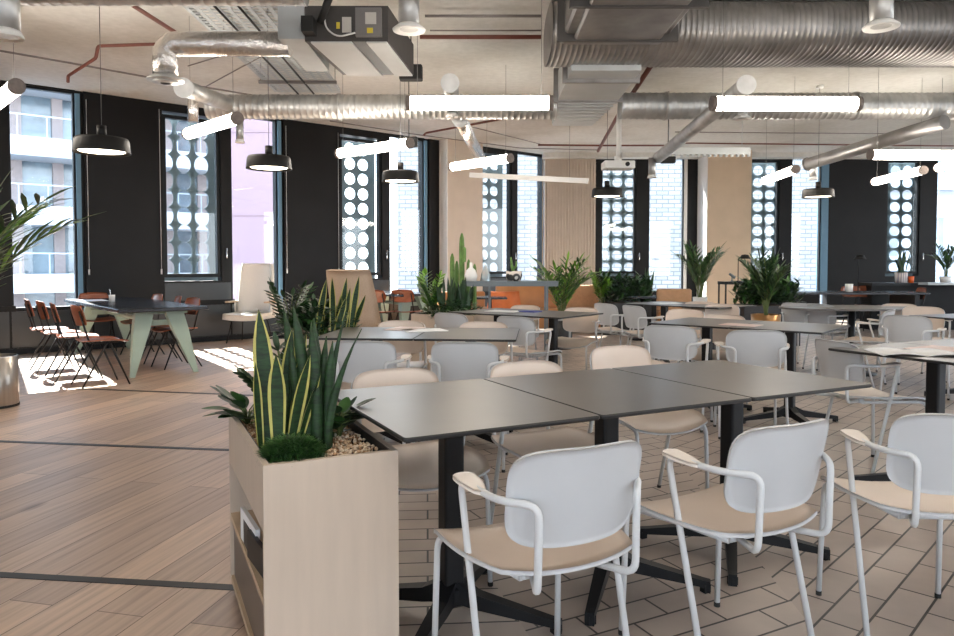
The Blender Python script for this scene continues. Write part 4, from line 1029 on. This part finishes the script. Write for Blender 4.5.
# counter at far right
A1 = dp(872, 284, 13.2); B1 = dp(985, 284, 13.2)
t = thing('bar_counter', 'dark counter with grey top below the perforated window at right', 'counter', (A1.x, A1.y, 0)); W_ = B1.x - A1.x; zc = dp(900, 283, 13.2).z
b = MB(); b.box(0.0, W_, 0, 0.5, zc - 0.05, zc, 0); obj('top', b, 'black_steel', t)
b = MB(); b.box(0.85, W_ + 0.1, -0.3, 0.0, zc - 0.03, zc + 0.012, 0); obj('ledge', b, 'galv_sheet', t)
b = MB(); b.box(0.05, W_, 0.1, 0.5, 0, zc - 0.05); obj('body', b, 'panel_black', t)
p = dp(901, 283, 13.4)
t = thing('potted_snake_plant', 'snake plant in a vertically striped pot on the dark counter', 'plant', (p.x, p.y, zc))
b = MB(); b.lathe([(0, 0), (0.10, 0), (0.11, 0.19), (0.10, 0.19), (0.095, 0.16), (0, 0.16)]); obj('pot', b, 'striped_pot', t)
b = MB()
for k in range(14): strap(b, Vector((random.uniform(-.05, .05), random.uniform(-.05, .05), 0.15)), random.uniform(-PI, PI), random.uniform(0, 0.3), random.uniform(0.3, 0.5), 0.04, 0, 0, face=random.uniform(-.6, .6))
obj('leaves', b, ['leaf_dark'], t)
p = dp(911, 283, 13.35); cup('orange tumbler beside the striped plant pot', (p.x, p.y, zc), 0.05, 0.12, 'orange_cup')
p = dp(948, 283, 13.0); palm('potted_palm', 'palm fronds at the photo edge above the dark counter', (p.x + 0.15, p.y + 0.3, zc), (0.12, 0.1), 'ceramic_white', 9, 0.55, ['leaf_mid', 'leaf_dark'], spread=1.1, seed=12, ll=0.2)

# papers
def sheet(px_, py_, w, d, deg, m_, label, th=0.004, name='magazine', cat='magazine', bend=False):
    p = at(px_, py_, T); b = MB()
    if bend: b.shell(lambda u, v: (u * w / 2, v * d / 2, th + 0.012 * (1 - abs(u)) * abs(u) * 4), 10, 2, 0.003)
    else: b.bevbox(-w / 2, w / 2, -d / 2, d / 2, 0, th, 0.002)
    return tag(obj(name, b, m_, None, (p.x, p.y, T), math.radians(deg)), label, cat)
sheet(424, 330.5, 0.30, 0.22, 20, 'paper_white', 'white magazine lying across the seam of the second table row')
sheet(405, 329.0, 0.21, 0.28, -20, 'paper_pink', 'pinkish leaflet under the edge of the white magazine, second row')
sheet(504, 311.3, 0.34, 0.22, -30, 'paper_white', 'white leaflet left of the blue booklet')
sheet(530, 311.8, 0.20, 0.14, -38, 'paper_blue', 'dark blue booklet on the table with its corner pointing at us', 0.01, 'booklet', 'booklet')
sheet(741, 325, 0.28, 0.2, -40, 'paper_pink', 'pale pink leaflet on the table pair behind the broad-backed chair')
sheet(916, 353.5, 0.42, 0.28, -10, 'paper_white', 'open white magazine on the table at the photo edge', 0.003, bend=True)
sheet(938, 349, 0.30, 0.22, 30, 'paper_pink', 'second open magazine behind the white one at the photo edge', 0.003)
sheet(668, 303.3, 0.30, 0.24, 10, 'paper_white', 'white paper on the table in the far middle', 0.004, 'paper_sheet', 'paper')
sheet(92, 300.5, 0.5, 0.32, 128, 'paper_white', 'white paper on the window end of the green legged table', 0.003, 'paper_sheet', 'paper')

# ================================================================ CEILING SERVICES
def wires(b, pts, r=0.0018):
    for p in pts: b.tube([p, (p[0], p[1], CEIL)], r, 4, caps=False)
def tube_light(a, b_, label, R=0.055):
    a = Vector(a); b_ = Vector(b_); d = (b_ - a); L_ = d.length; dn = d.normalized(); c = (a + b_) / 2
    t = thing('tube_light', label, 'light', c); a_ = a - c; e_ = b_ - c
    g = MB(); g.tube([a_ + dn * 0.035, e_ - dn * 0.035], R, 20); obj('diffuser', g, 'tube_glow', t)
    for p, q in ((a_, a_ + dn * 0.035), (e_ - dn * 0.035, e_)):
        g = MB(); g.tube([p, q], R + 0.003, 20); obj('end_cap', g, 'cap_brown', t)
    for s_ in (0.09, L_ - 0.09):
        g = MB(); g.tube([a_ + dn * (s_ - 0.006), a_ + dn * (s_ + 0.006)], R + 0.004, 20); obj('clip', g, 'chrome', t)
        g = MB(); p = a_ + dn * s_ + Z * R; g.tube([p, (p.x, p.y, CEIL - c.z)], 0.0018, 4); obj('suspension_wire', g, 'wire', t)
    return t
tube_light(dp(406, 103, 5.6), dp(553, 103, 5.6), 'glowing horizontal tube light across the thin duct, left of the square duct')
tube_light(dp(711, 103.5, 5.6), dp(860, 104, 5.6), 'glowing horizontal tube light under the wide ribbed duct')
tube_light(dp(869, 154.5, 7.9), dp(995, 156, 7.9), 'glowing horizontal tube light running out of the photo edge below the slanting pipe')
zl = 2.52
def tl(p, q, z, label): return tube_light(at(p[0], p[1], z), at(q[0], q[1], z), label)
tl((238, 118), (187, 134), zl, 'slanted tube light between the first two perforated windows')
tl((17, 86), (-30, 124), zl, 'slanted tube light at the photo edge over the metal bin')
tl((411, 143), (338, 153.5), zl, 'slanted tube light in front of the second perforated window')
tl((511, 158), (451, 167), zl, 'slanted tube light in front of the beige pilaster')
tl((796, 169), (764, 181), 2.45, 'slanted tube light near the pendant by the bright window')
tl((924, 170), (874, 182), 2.45, 'slanted tube light before the perforated window at right')
tl((962, 160), (938, 168), 2.5, 'partly visible tube light at the photo edge near the grey building window')
for k, (x, y, w_) in enumerate(((-0.9, 1.6, 'above the front planter'), (1.2, 1.9, 'above the front chairs'), (3.4, 3.2, 'above the paper-strewn table'), (0.2, -0.8, 'behind the viewer'))):  # unseen lamps added to brighten the room
    tube_light((x, y, 2.72), (x + 1.15, y, 2.72), 'unseen horizontal tube light added for brightness ' + w_)
def pendant(px_, ybot, Y, label, w=0.42):
    p = dp(px_, ybot, Y); R = w / 2
    t = thing('pendant_lamp', label, 'lamp', p)
    b = MB(); b.lathe([(R, 0.0), (R * 0.985, 0.02), (R * 0.95, 0.095), (R * 0.90, 0.115), (0.06, 0.125), (0, 0.125)], n=36); b.lathe([(R, 0), (R * 0.95, 0.004), (R * 0.90, 0.09), (0, 0.10)], n=36); obj('lamp_shade', b, 'pendant_black', t)
    b = MB(); b.tube([(0, 0, 0.125), (0, 0, 0.215)], 0.035, 16); obj('neck', b, 'pendant_black', t)
    b = MB(); b.lathe([(0, 0.012), (R * 0.80, 0.012), (R * 0.84, 0.03), (0, 0.035)], n=30); obj('diffuser', b, 'lamp_glow', t)
    b = MB(); b.tube([(0, 0, 0.215), (0, 0, CEIL - p.z)], 0.003, 5); obj('cord', b, 'wire', t)
    b = MB(); b.lathe([(0, 0), (0.05, 0), (0.05, -0.03), (0, -0.03)], (0, 0, CEIL - p.z)); obj('ceiling_rose', b, 'white_paint', t)
    return t
pendant(102, 153, 5.7, 'black pendant lamp nearest us in front of the first black wall panel')
pendant(269, 169, 6.75, 'black pendant lamp in front of the pink building window')
pendant(400.5, 182, 8.0, 'black pendant lamp in front of the white brick window at left')
pendant(607, 197, 9.7, 'black pendant lamp before the perforated window by the ribbed wall')
pendant(818, 197.5, 9.9, 'black pendant lamp at the bright window right of the brass pot palm')

def spiral_duct(name, label, pts_fn, x0, x1, cy, cz, ry, rz_, step, mat, amp=0.006, n=32, power=2.0, y_of_x=None, collars=()):
    # ribbed duct along X
    b = MB(); vs = []; xs = []; x = x0
    while x < x1:
        xs += [(x, 0), (x + step * 0.72, 0), (x + step * 0.80, amp), (x + step * 0.92, amp)]; x += step
    xs.append((x1, 0))
    for x, a in xs:
        for k in range(n):
            t_ = 2 * PI * k / n; c_, s_ = math.cos(t_), math.sin(t_)
            c2 = math.copysign(abs(c_) ** (2 / power), c_); s2 = math.copysign(abs(s_) ** (2 / power), s_)
            vs.append((x, cy + (ry + a) * c2, cz + (rz_ + a) * s2))
    m = len(xs)
    fs = [(i * n + k, i * n + (k + 1) % n, (i + 1) * n + (k + 1) % n, (i + 1) * n + k) for i in range(m - 1) for k in range(n)]
    b.add(vs, fs, 0, True); o = len(b.v) - m * n
    b.f.append(tuple(o + k for k in range(n))); b.mi.append(0); b.sm.append(False)
    b.f.append(tuple(o + (m - 1) * n + k for k in range(n))[::-1]); b.mi.append(0); b.sm.append(False)
    for xc in collars:
        b.tube([(xc - 0.02, cy, cz), (xc + 0.02, cy, cz)], rz_ + 0.014, n)
    return tag(obj(name, b, mat), label, 'duct')
# wide flat-oval duct, upper right
yb = 6.6; zb = dp(700, 51, yb - 0.05).z
spiral_duct('oval_duct', 'wide ribbed flat-oval air duct across the upper right ceiling', None, dp(551, 40, yb).x, 11.5, yb + 0.30, (zb + CEIL - 0.02) / 2, 0.46, (CEIL - 0.02 - zb) / 2, 0.05, 'galv_dark', 0.005, 40, 2.6)
# thinner round duct
zs = dp(400, 107, 8.4).z
spiral_duct('round_duct', 'long round ribbed duct crossing the room behind the left tube light', None, dp(208, 105, 8.4).x, dp(556, 107, 8.4).x, 8.4, zs, 0.14, 0.14, 0.07, 'galv', 0.005, 24, 2.0, collars=(-1.6, -0.2))
spiral_duct('round_duct', 'long round ribbed duct right of the square duct, behind the tube light', None, dp(620, 107, 8.4).x, 11.5, 8.4, zs + 0.01, 0.15, 0.15, 0.07, 'galv', 0.005, 24, 2.0, collars=(2.2, 4.4, 6.8))
# square duct between them
t = thing('square_duct', 'rectangular flanged duct passing under the ceiling between the two ribbed ducts', 'duct', (dp(590, 100, 8.0).x, 8.0, 0)); bx = t.location.x
zb2 = dp(590, 86, 7.6).z
def tap(y0, y1, w0, w1, z0, z1, zt):
    return [(-w0, y0 - 8.0, z0), (w0, y0 - 8.0, z0), (w0, y0 - 8.0, zt), (-w0, y0 - 8.0, zt), (-w1, y1 - 8.0, z1), (w1, y1 - 8.0, z1), (w1, y1 - 8.0, zt), (-w1, y1 - 8.0, zt)], [(0, 1, 2, 3), (7, 6, 5, 4), (0, 4, 5, 1), (1, 5, 6, 2), (2, 6, 7, 3), (3, 7, 4, 0)]
b = MB(); b.add(*tap(7.0, 8.15, 0.34, 0.34, zb2, zb2 - 0.03, zb2 + 0.3)); b.add(*tap(8.15, 9.5, 0.33, 0.26, zb2 - 0.03, zb2 - 0.05, zb2 + 0.28))
for k in range(8): y = 8.2 + k * 0.16; w_ = 0.33 - 0.05 * (y - 8.2); b.box(-w_ - 0.006, w_ + 0.006, y - 8.0, y - 7.985, zb2 - 0.05, zb2 + 0.27)
obj('body', b, 'galv_sheet', t)
for y in (7.3, 8.15):
    b = MB(); b.box(-0.39, 0.39, y - 8.02, y - 7.98, zb2 - 0.045, zb2 + 0.33); obj('flange', b, 'galv_dark', t)
# front square duct feeding the oval one
t = thing('square_duct', 'rectangular duct with bulging underside above the tube end of the oval duct', 'duct', (dp(620, 20, 5.9).x, 5.7, 0)); zf = dp(620, 22, 5.7).z
b = MB(); b.bevbox(-0.44, 0.44, -1.4, 0.6, zf, CEIL - 0.02, 0.05); b.bevbox(-0.36, 0.36, -1.3, 0.4, zf - 0.05, zf, 0.05); obj('body', b, 'galv_dark', t)
b = MB(); b.box(-0.50, 0.50, 0.28, 0.32, zf - 0.06, CEIL - 0.02); obj('flange', b, 'unit_grey', t)
b = MB(); b.box(-0.50, 0.50, -0.5, -0.46, zf - 0.06, CEIL - 0.02); obj('flange', b, 'unit_grey', t)
# foil duct with elbow
z_ = dp(240, 44, 6.0).z
a = dp(290, 44, 6.0); e = dp(165, 46, 6.0); en = dp(162, 80, 6.0)
t = thing('foil_duct', 'shiny foil-wrapped duct bending down to a round diffuser', 'duct', (0, 0, 0))
b = MB(); pts = fillet([(a.x, 6.0, z_), (e.x, 6.0, z_), (en.x + 0.03, 6.0, en.z + 0.04)], 0.20, 8); b.tube(pts, 0.100, 20); obj('pipe', b, 'foil', t)
b = MB(); b.lathe([(0, 0), (0.145, 0), (0.15, 0.012), (0.09, 0.05), (0, 0.05)], (en.x + 0.03, 6.0, en.z - 0.01), 32); b.lathe([(0.04, -0.02), (0.10, -0.015), (0.10, -0.002), (0.04, -0.004)], (en.x + 0.03, 6.0, en.z - 0.01), 32); obj('diffuser', b, 'galv', t)
# branch pipe behind it with a flat cap, joining the round duct
def pipe(name, label, pts, r, mat, fil=0.08, n=12, cat='pipe'):
    b = MB(); b.tube(fillet(pts, fil), r, n); return tag(obj(name, b, mat), label, cat)
def capped(name, label, pts, r, mat, cap='galv', fil=0.1, cat='pipe'):
    t = thing(name, label, cat); b = MB(); b.tube(fillet(pts, fil), r, 18); obj('pipe', b, mat, t)
    p, q = Vector(pts[0]), Vector(pts[1]); d = (p - q).normalized(); b = MB(); b.tube([p, p + d * 0.015], r + 0.012, 20); obj('end_cap', b, cap, t); return t
capped('branch_duct', 'short capped duct joining the left end of the round duct', [dp(184, 88, 7.0), dp(208, 97, 7.8), dp(232, 105, 8.4)], 0.085, 'galv')
capped('branch_duct', 'small capped duct seen end-on above the left tube light', [dp(450, 83, 7.4), dp(452, 100, 8.4)], 0.085, 'galv')
capped('branch_duct', 'long slanting duct with round cap beside the right tube light', [dp(746, 85, 6.3), dp(658, 158, 9.9)], 0.075, 'galv')
capped('branch_duct', 'slanting duct running down left from the round duct at right', [dp(808, 164, 10.2), dp(945, 122, 8.2)], 0.085, 'galv_dark', 'galv_dark')
pipe('vent_pipe', 'vertical foil pipe hanging beside the first perforated window', [dp(193, 94, 7.6), dp(193, 122, 7.6)], 0.055, 'foil')
def valve(px_, y0, y1, Y, label, r=0.075, R=0.115):
    p = dp(px_, y1, Y); zt_ = min(CEIL, dp(px_, y0, Y).z)
    t = thing('air_valve', label, 'vent', (p.x, p.y, p.z))
    b = MB(); b.tube([(0, 0, 0.01), (0, 0, zt_ - p.z)], r, 18); obj('pipe', b, 'galv', t)
    b = MB(); b.lathe([(0, 0.015), (r * 0.75, 0.012), (R, 0), (R + 0.004, 0.01), (r, 0.045), (0, 0.045)], n=28); obj('flange', b, 'white_paint', t); return t
valve(409, -20, 31, 5.2, 'round white air valve on a vertical pipe beside the fan coil unit')
valve(881, -20, 28, 5.0, 'round white air valve below the oval duct at upper right')
valve(742, 110, 119, 8.3, 'small white air valve under the round duct near the right tube light', 0.06, 0.10)
valve(452, 112, 117, 8.3, 'small white air valve under the round duct behind the left tube light', 0.05, 0.07)
valve(6, -30, 38, 4.2, 'brownish air valve at the upper photo corner', 0.075, 0.09)
valve(240, 118, 143, 8.9, 'small air valve hanging behind the tube light between the first perforated window and pink building', 0.045, 0.055)
valve(813, 160, 180, 10.2, 'small air valve under the far end of the slanting duct at right', 0.05, 0.06)
valve(652, 158, 178, 9.9, 'small air valve under the far end of the long slanting duct', 0.05, 0.06)
valve(478, 150, 164, 11.3, 'small air valve in front of the cactus pilaster top', 0.06, 0.07)
capped('branch_duct', 'steep silver duct running from the round duct toward the cactus pilaster', [dp(460, 119, 8.5), dp(480, 157, 11.5)], 0.085, 'foil')
spiral_duct('round_duct', 'pale round duct along the very top edge at left', None, -3.6, -1.15, 4.6, dp(100, 5, 4.6).z + 0.09, 0.09, 0.09, 0.07, 'galv', 0.004, 20, 2.0)
# fan coil unit
t = thing('fan_coil_unit', 'grey fan coil unit with white underside panels hanging from the ceiling', 'air conditioner')
f0 = dp(305, 42, 5.75); f1 = dp(388, 41, 5.75); k0 = dp(343, 70, 6.75); k1 = dp(410, 72, 6.75)
zb3 = (f0.z + f1.z) / 2; zt3 = zb3 + 0.28
f0.z = f1.z = k0.z = k1.z = zb3; k1.x = k0.x + (f1.x - f0.x) * 1.0
vs = [f0, f1, k1, k0] + [Vector((p.x, p.y, zt3)) for p in (f0, f1, k1, k0)]
b = MB(); b.add(vs, [(3, 2, 1, 0), (4, 5, 6, 7), (0, 1, 5, 4), (1, 2, 6, 5), (2, 3, 7, 6), (3, 0, 4, 7)]); obj('body', b, 'unit_grey', t)
def lerp(a, b, t_): return a * (1 - t_) + b * t_
for u0, u1 in ((0.07, 0.56), (0.74, 0.985)):
    q = [lerp(f0, f1, u0), lerp(f0, f1, u1), lerp(k0, k1, u1), lerp(k0, k1, u0)]; b = MB()
    b.add([p - Z * 0.012 for p in q] + q, [(3, 2, 1, 0), (4, 5, 6, 7), (0, 1, 5, 4), (1, 2, 6, 5), (2, 3, 7, 6), (3, 0, 4, 7)]); obj('underside_panel', b, 'unit_white', t)
W3 = f1.x - f0.x
b = MB(); b.box(f0.x + W3 * 0.62, f0.x + W3 * 0.93, 5.70, 5.75, zb3 + 0.03, zb3 + 0.25); obj('control_box', b, 'unit_panel', t)
b = MB(); b.box(f0.x + W3 * 0.45, f0.x + W3 * 0.56, 5.742, 5.75, zb3 + 0.07, zb3 + 0.19); obj('sticker', b, 'label_paper', t)
b = MB(); b.box(f0.x + W3 * 0.74, f0.x + W3 * 0.87, 5.693, 5.70, zb3 + 0.12, zb3 + 0.21); obj('sticker', b, 'label_paper', t)
b = MB(); b.box(f0.x + W3 * 0.76, f0.x + W3 * 0.83, 5.694, 5.70, zb3 + 0.05, zb3 + 0.09); obj('warning_sticker', b, 'label_yellow', t)
b = MB(); b.box(f0.x + W3 * 0.38, f0.x + W3 * 0.42, 5.744, 5.75, zb3 + 0.10, zb3 + 0.15); obj('warning_sticker', b, 'label_yellow', t)
b = MB(); b.tube(fillet([(f0.x + W3 * 0.25, 5.70, zb3 + 0.22), (f0.x + W3 * 0.27, 5.68, zb3 + 0.08), (f0.x + W3 * 0.42, 5.66, zb3 + 0.005), (f0.x + W3 * 0.62, 5.69, zb3 + 0.05)], 0.08, 6), 0.007, 6); obj('cable', b, 'cable_white', t)
b = MB(); b.box(f0.x + W3 * 0.0, f0.x + W3 * 0.14, 5.62, 5.75, zb3 + 0.04, zb3 + 0.16); b.tube([(f0.x + W3 * 0.2, 5.7, zb3 + 0.13), (f0.x + W3 * 0.36, 5.6, zb3 + 0.32)], 0.03, 10); obj('junction_box', b, 'black_rubber', t)
# plain sheet box left of it
q0 = dp(278, 46, 5.75); b = MB(); b.box(q0.x, f0.x - 0.005, 5.75, 6.7, zb3 + 0.02, zt3 + 0.06)
tag(obj('sheet_metal_duct', b, 'galv_sheet'), 'plain sheet metal duct box left of the fan coil unit', 'duct')
b = MB(); p = dp(411, 73, 6.9); b.bevbox(-0.11, 0.11, -0.06, 0.06, -0.07, 0.07, 0.02); b.tube([(0, 0, 0.07), (0, 0, CEIL - p.z)], 0.006, 6); tag(obj('loudspeaker', b, 'black_rubber', None, p), 'black box loudspeaker behind the fan coil unit', 'speaker')
b = MB(); p = dp(409, 142, 8.4); b.bevbox(-0.10, 0.10, -0.06, 0.06, -0.055, 0.055, 0.02); b.tube([(0, 0, 0.05), (0, 0, CEIL - p.z)], 0.006, 6); tag(obj('loudspeaker', b, 'black_rubber', None, p), 'black box loudspeaker at the end of the tube light by the second perforated window', 'speaker')
b = MB(); p = dp(668, 160, 10.2); b.bevbox(-0.10, 0.10, -0.06, 0.06, -0.045, 0.045, 0.02); b.tube([(0, 0, 0.04), (0, 0, CEIL - p.z)], 0.006, 6); tag(obj('loudspeaker', b, 'black_rubber', None, p), 'black box loudspeaker left of the black frame near the back wall', 'speaker')
# perforated cable trays
def tray(label, pa, pb, w, z0):
    a, e = Vector(pa), Vector(pb); d = (e - a); L_ = d.length; d.normalize(); sd = Vector((d.y, -d.x, 0))
    b = MB(); nl = int(L_ / 0.075); nw = 9
    for j in range(nw + 1):      # longitudinal webs
        c = a + d * (L_ / 2) + sd * (-w / 2 + j * w / nw); b.obox((c.x, c.y, z0), (d, sd, Z), (L_ / 2, 0.017, 0.002))
    for i in range(nl + 1):
        c = a + d * (i * L_ / nl); b.obox((c.x, c.y, z0 + 0.001), (d, sd, Z), (0.016, w / 2, 0.002))
    for q in (-1, 1):
        c = a + d * (L_ / 2) + sd * (q * w / 2); b.obox((c.x, c.y, z0 + 0.025), (d, sd, Z), (L_ / 2, 0.003, 0.028))
    t = thing('cable_tray', label, 'cable tray'); obj('perforated_base', b, 'tray_grey', t)
    for i in range(3):
        c = a + d * (L_ * (0.15 + 0.35 * i)); b = MB(); b.obox((c.x, c.y, z0 - 0.02), (d, sd, Z), (0.02, w / 2 + 0.06, 0.018))
        for q in (-1, 1): p = c + sd * q * (w / 2 + 0.04); b.tube([(p.x, p.y, z0 - 0.02), (p.x, p.y, CEIL)], 0.005, 5)
        obj('hanger', b, 'conduit', t)
    for j in (0.35, 0.6):
        c = a + sd * (-w / 2 + j * w); c2 = e + sd * (-w / 2 + j * w); b = MB(); b.tube([(c.x, c.y, z0 - 0.03), (c2.x, c2.y, z0 - 0.03)], 0.011, 6); obj('conduit', b, 'black_rubber', t)
zt4 = 3.40
ta = at(200, -30, zt4); tb = at(308, 92, zt4); tray('perforated grey cable tray running above the foil duct to the fan coil unit', ta, tb, 0.80, zt4)
# red sprinkler pipes and grey conduits
zr = 3.35
def rp(pts, label, r=0.017, m_='red_pipe', z=zr): return pipe('sprinkler_pipe' if m_ == 'red_pipe' else 'conduit_pipe', label, [at(x, y, zz) for x, y, zz in pts], r, m_, 0.03, 8)
rp([(68, 82, 3.15), (68, 76, 3.22), (96, 58, 3.30), (98, 46, 3.42), (162, 44, 3.42)], 'rust red sprinkler pipe with a step, above the first black panel')
rp([(128, 2, 3.45), (140, 10, 3.45), (178, 34, 3.45)], 'rust red pipe running diagonally behind the foil elbow', 0.02)
rp([(420, 37, 3.45), (541, 37, 3.45)], 'dark red pipe level with the fan coil unit', 0.022)
rp([(424, 135, 3.40), (426, 133, 3.45), (512, 117, 3.45)], 'rust red pipe under the round duct near the second perforated window')
rp([(538, 145, 3.45), (600, 145.5, 3.45), (664, 145.5, 3.45)], 'thin rust pipe above the ribbed wall')
rp([(598, 151, 3.3), (617, 117, 3.3), (652, 64, 3.3)], 'rust red pipe rising diagonally beside the square duct', 0.028)
rp([(-10, 49, 3.55), (70, 63, 3.55), (152, 78, 3.55), (215, 89, 3.55), (300, 103, 3.55)], 'grey conduit crossing the ceiling along the window side', 0.012, 'conduit')
rp([(425, 62 - 46, 3.55), (541, 16, 3.55)], 'grey conduit above the dark red pipe', 0.014, 'conduit')
rp([(430, 30.5, 3.55), (541, 30.5, 3.55)], 'thin grey conduit just above the dark red pipe', 0.008, 'conduit')
rp([(330, 121, 3.6), (420, 135, 3.6), (520, 148, 3.6), (600, 150, 3.6)], 'thin grey conduit along the ceiling edge', 0.010, 'conduit')
rp([(460, 124, 3.6), (540, 144, 3.6)], 'thin grey conduit behind the pilaster tube light', 0.008, 'conduit')
rp([(675, 132, 3.6), (930, 134, 3.6)], 'thin conduit above the back windows', 0.009, 'conduit')
rp([(680, 143, 3.55), (954, 146, 3.55)], 'rust red pipe running along above the back windows', 0.014)
rp([(188, 66, 3.5), (240, 50, 3.5)], 'thin grey rod beside the foil duct', 0.007, 'conduit')
rp([(205, 87, 3.4), (262, 56, 3.4)], 'thin grey rod crossing below the cable tray', 0.007, 'conduit')
# ceiling projector and unlit linear fixture
p = dp(618, 168, 9.8)
t = thing('projector', 'white ceiling projector on a pole above the black pendant', 'projector', p)
b = MB(); b.bevbox(-0.21, 0.21, -0.14, 0.14, -0.02, 0.085, 0.03); obj('body', b, 'white_paint', t)
b = MB(); b.tube([(0, 0, 0.08), (0, 0, 0.16)], 0.05, 12); b.tube([(0.01, 0, 0.14), (0.01, 0, CEIL - p.z)], 0.035, 12); obj('pole', b, 'white_paint', t)
b = MB(); b.tube([(0.1, -0.14, 0.035), (0.1, -0.155, 0.035)], 0.03, 14); obj('lens', b, 'black_rubber', t)
a = dp(470, 175, 10.6); e = dp(588, 181, 10.0); d = (e - a)
t = thing('linear_fixture', 'long unlit white linear fixture across the window next to the ribbed wall', 'light', a)
b = MB(); dn = d.normalized(); b.obox(d / 2, (dn, dn.cross(Z).normalized(), dn.cross(dn.cross(Z).normalized())), (d.length / 2, 0.03, 0.035)); obj('body', b, 'white_paint', t)
b = MB()
for s_ in (0.15, 0.85): q = d * s_; b.tube([q, (q.x, q.y, CEIL - a.z)], 0.002, 4)
obj('suspension_wire', b, 'wire', t)
p = dp(742, 146, 9.6)
# perforated lighting rail near the back pilaster
a = dp(662, 151, 10.8); e = dp(750, 151, 10.8); b = MB(); b.box(0, e.x - a.x, -0.03, 0.03, -0.05, 0.05)
for k in range(16): b.box(0.03 + k * 0.084, 0.06 + k * 0.084, -0.03, 0.03, -0.085, -0.05)
for s_ in (0.1, 1.2): b.tube([(s_, 0, 0.05), (s_, 0, CEIL - a.z)], 0.004, 5)
tag(obj('notched_rail', b, 'galv_sheet', None, a), 'grey notched rail hanging before the beige back pilaster', 'rail')
# blind cords on the left wall
for px_t, zt_, lab in ((bay(0) + S * 2.07 + 0.03, 1.1, 'white blind cord beside the first tall window'), (bay(1) - 0.05, 1.1, 'white blind cord at the edge of the first perforated window'), (bay(1) + S * 2.07 + 0.03, 1.1, 'white blind cord beside the pink building window'), (bay(2) - 0.05, 1.1, 'white blind cord left of the second perforated window')):
    q = WL0 + WU * px_t - WN * 0.03; b = MB(); b.tube([(q.x, q.y, zt_ + 0.05), (q.x, q.y, 3.55)], 0.004, 5); b.tube([(q.x, q.y, zt_ - 0.03), (q.x, q.y, zt_ + 0.05)], 0.012, 6); tag(obj('blind_cord', b, 'cable_white'), lab, 'cord')

# ================================================================ LIGHT
w = bpy.data.worlds.new('world'); SC.world = w; w.use_nodes = True; nt = w.node_tree; bg = nt.nodes['Background']
tcw = N(nt, 'ShaderNodeTexCoord'); sp_ = N(nt, 'ShaderNodeSeparateXYZ'); nt.links.new(tcw.outputs['Generated'], sp_.inputs[0])
c_ = ramp(nt, sp_.outputs[2], [(0.0, (0.50, 0.50, 0.50)), (0.48, (0.60, 0.60, 0.60)), (0.52, (0.84, 0.92, 1.0)), (1.0, (0.50, 0.70, 1.0))])
mr = N(nt, 'ShaderNodeMapRange'); mr.inputs[1].default_value = -1; mr.inputs[2].default_value = 1
nt.links.new(sp_.outputs[2], mr.inputs[0]); nt.links.new(mr.outputs[0], c_.node.inputs[0])
nt.links.new(c_, bg.inputs[0]); bg.inputs[1].default_value = 4.4
sd = bpy.data.lights.new('sun', 'SUN'); sd.energy = 26; sd.angle = math.radians(0.6); sd.color = (1, 0.95, 0.88)
so = bpy.data.objects.new('sun', sd); COL.objects.link(so)
so.rotation_euler = Vector((0.41, -0.59, -0.69)).to_track_quat('-Z', 'Y').to_euler()

SC.view_settings.view_transform = 'Standard'; SC.view_settings.look = 'None'; SC.view_settings.gamma = 1
SC.view_settings.use_curve_mapping = False; SC.view_settings.exposure = 1.08
SC.cycles.use_denoising = True
SC.cycles.max_bounces = 7; SC.cycles.diffuse_bounces = 4; SC.cycles.glossy_bounces = 3; SC.cycles.transparent_max_bounces = 8
SC.cycles.sample_clamp_indirect = 6; SC.cycles.caustics_reflective = False; SC.cycles.caustics_refractive = False
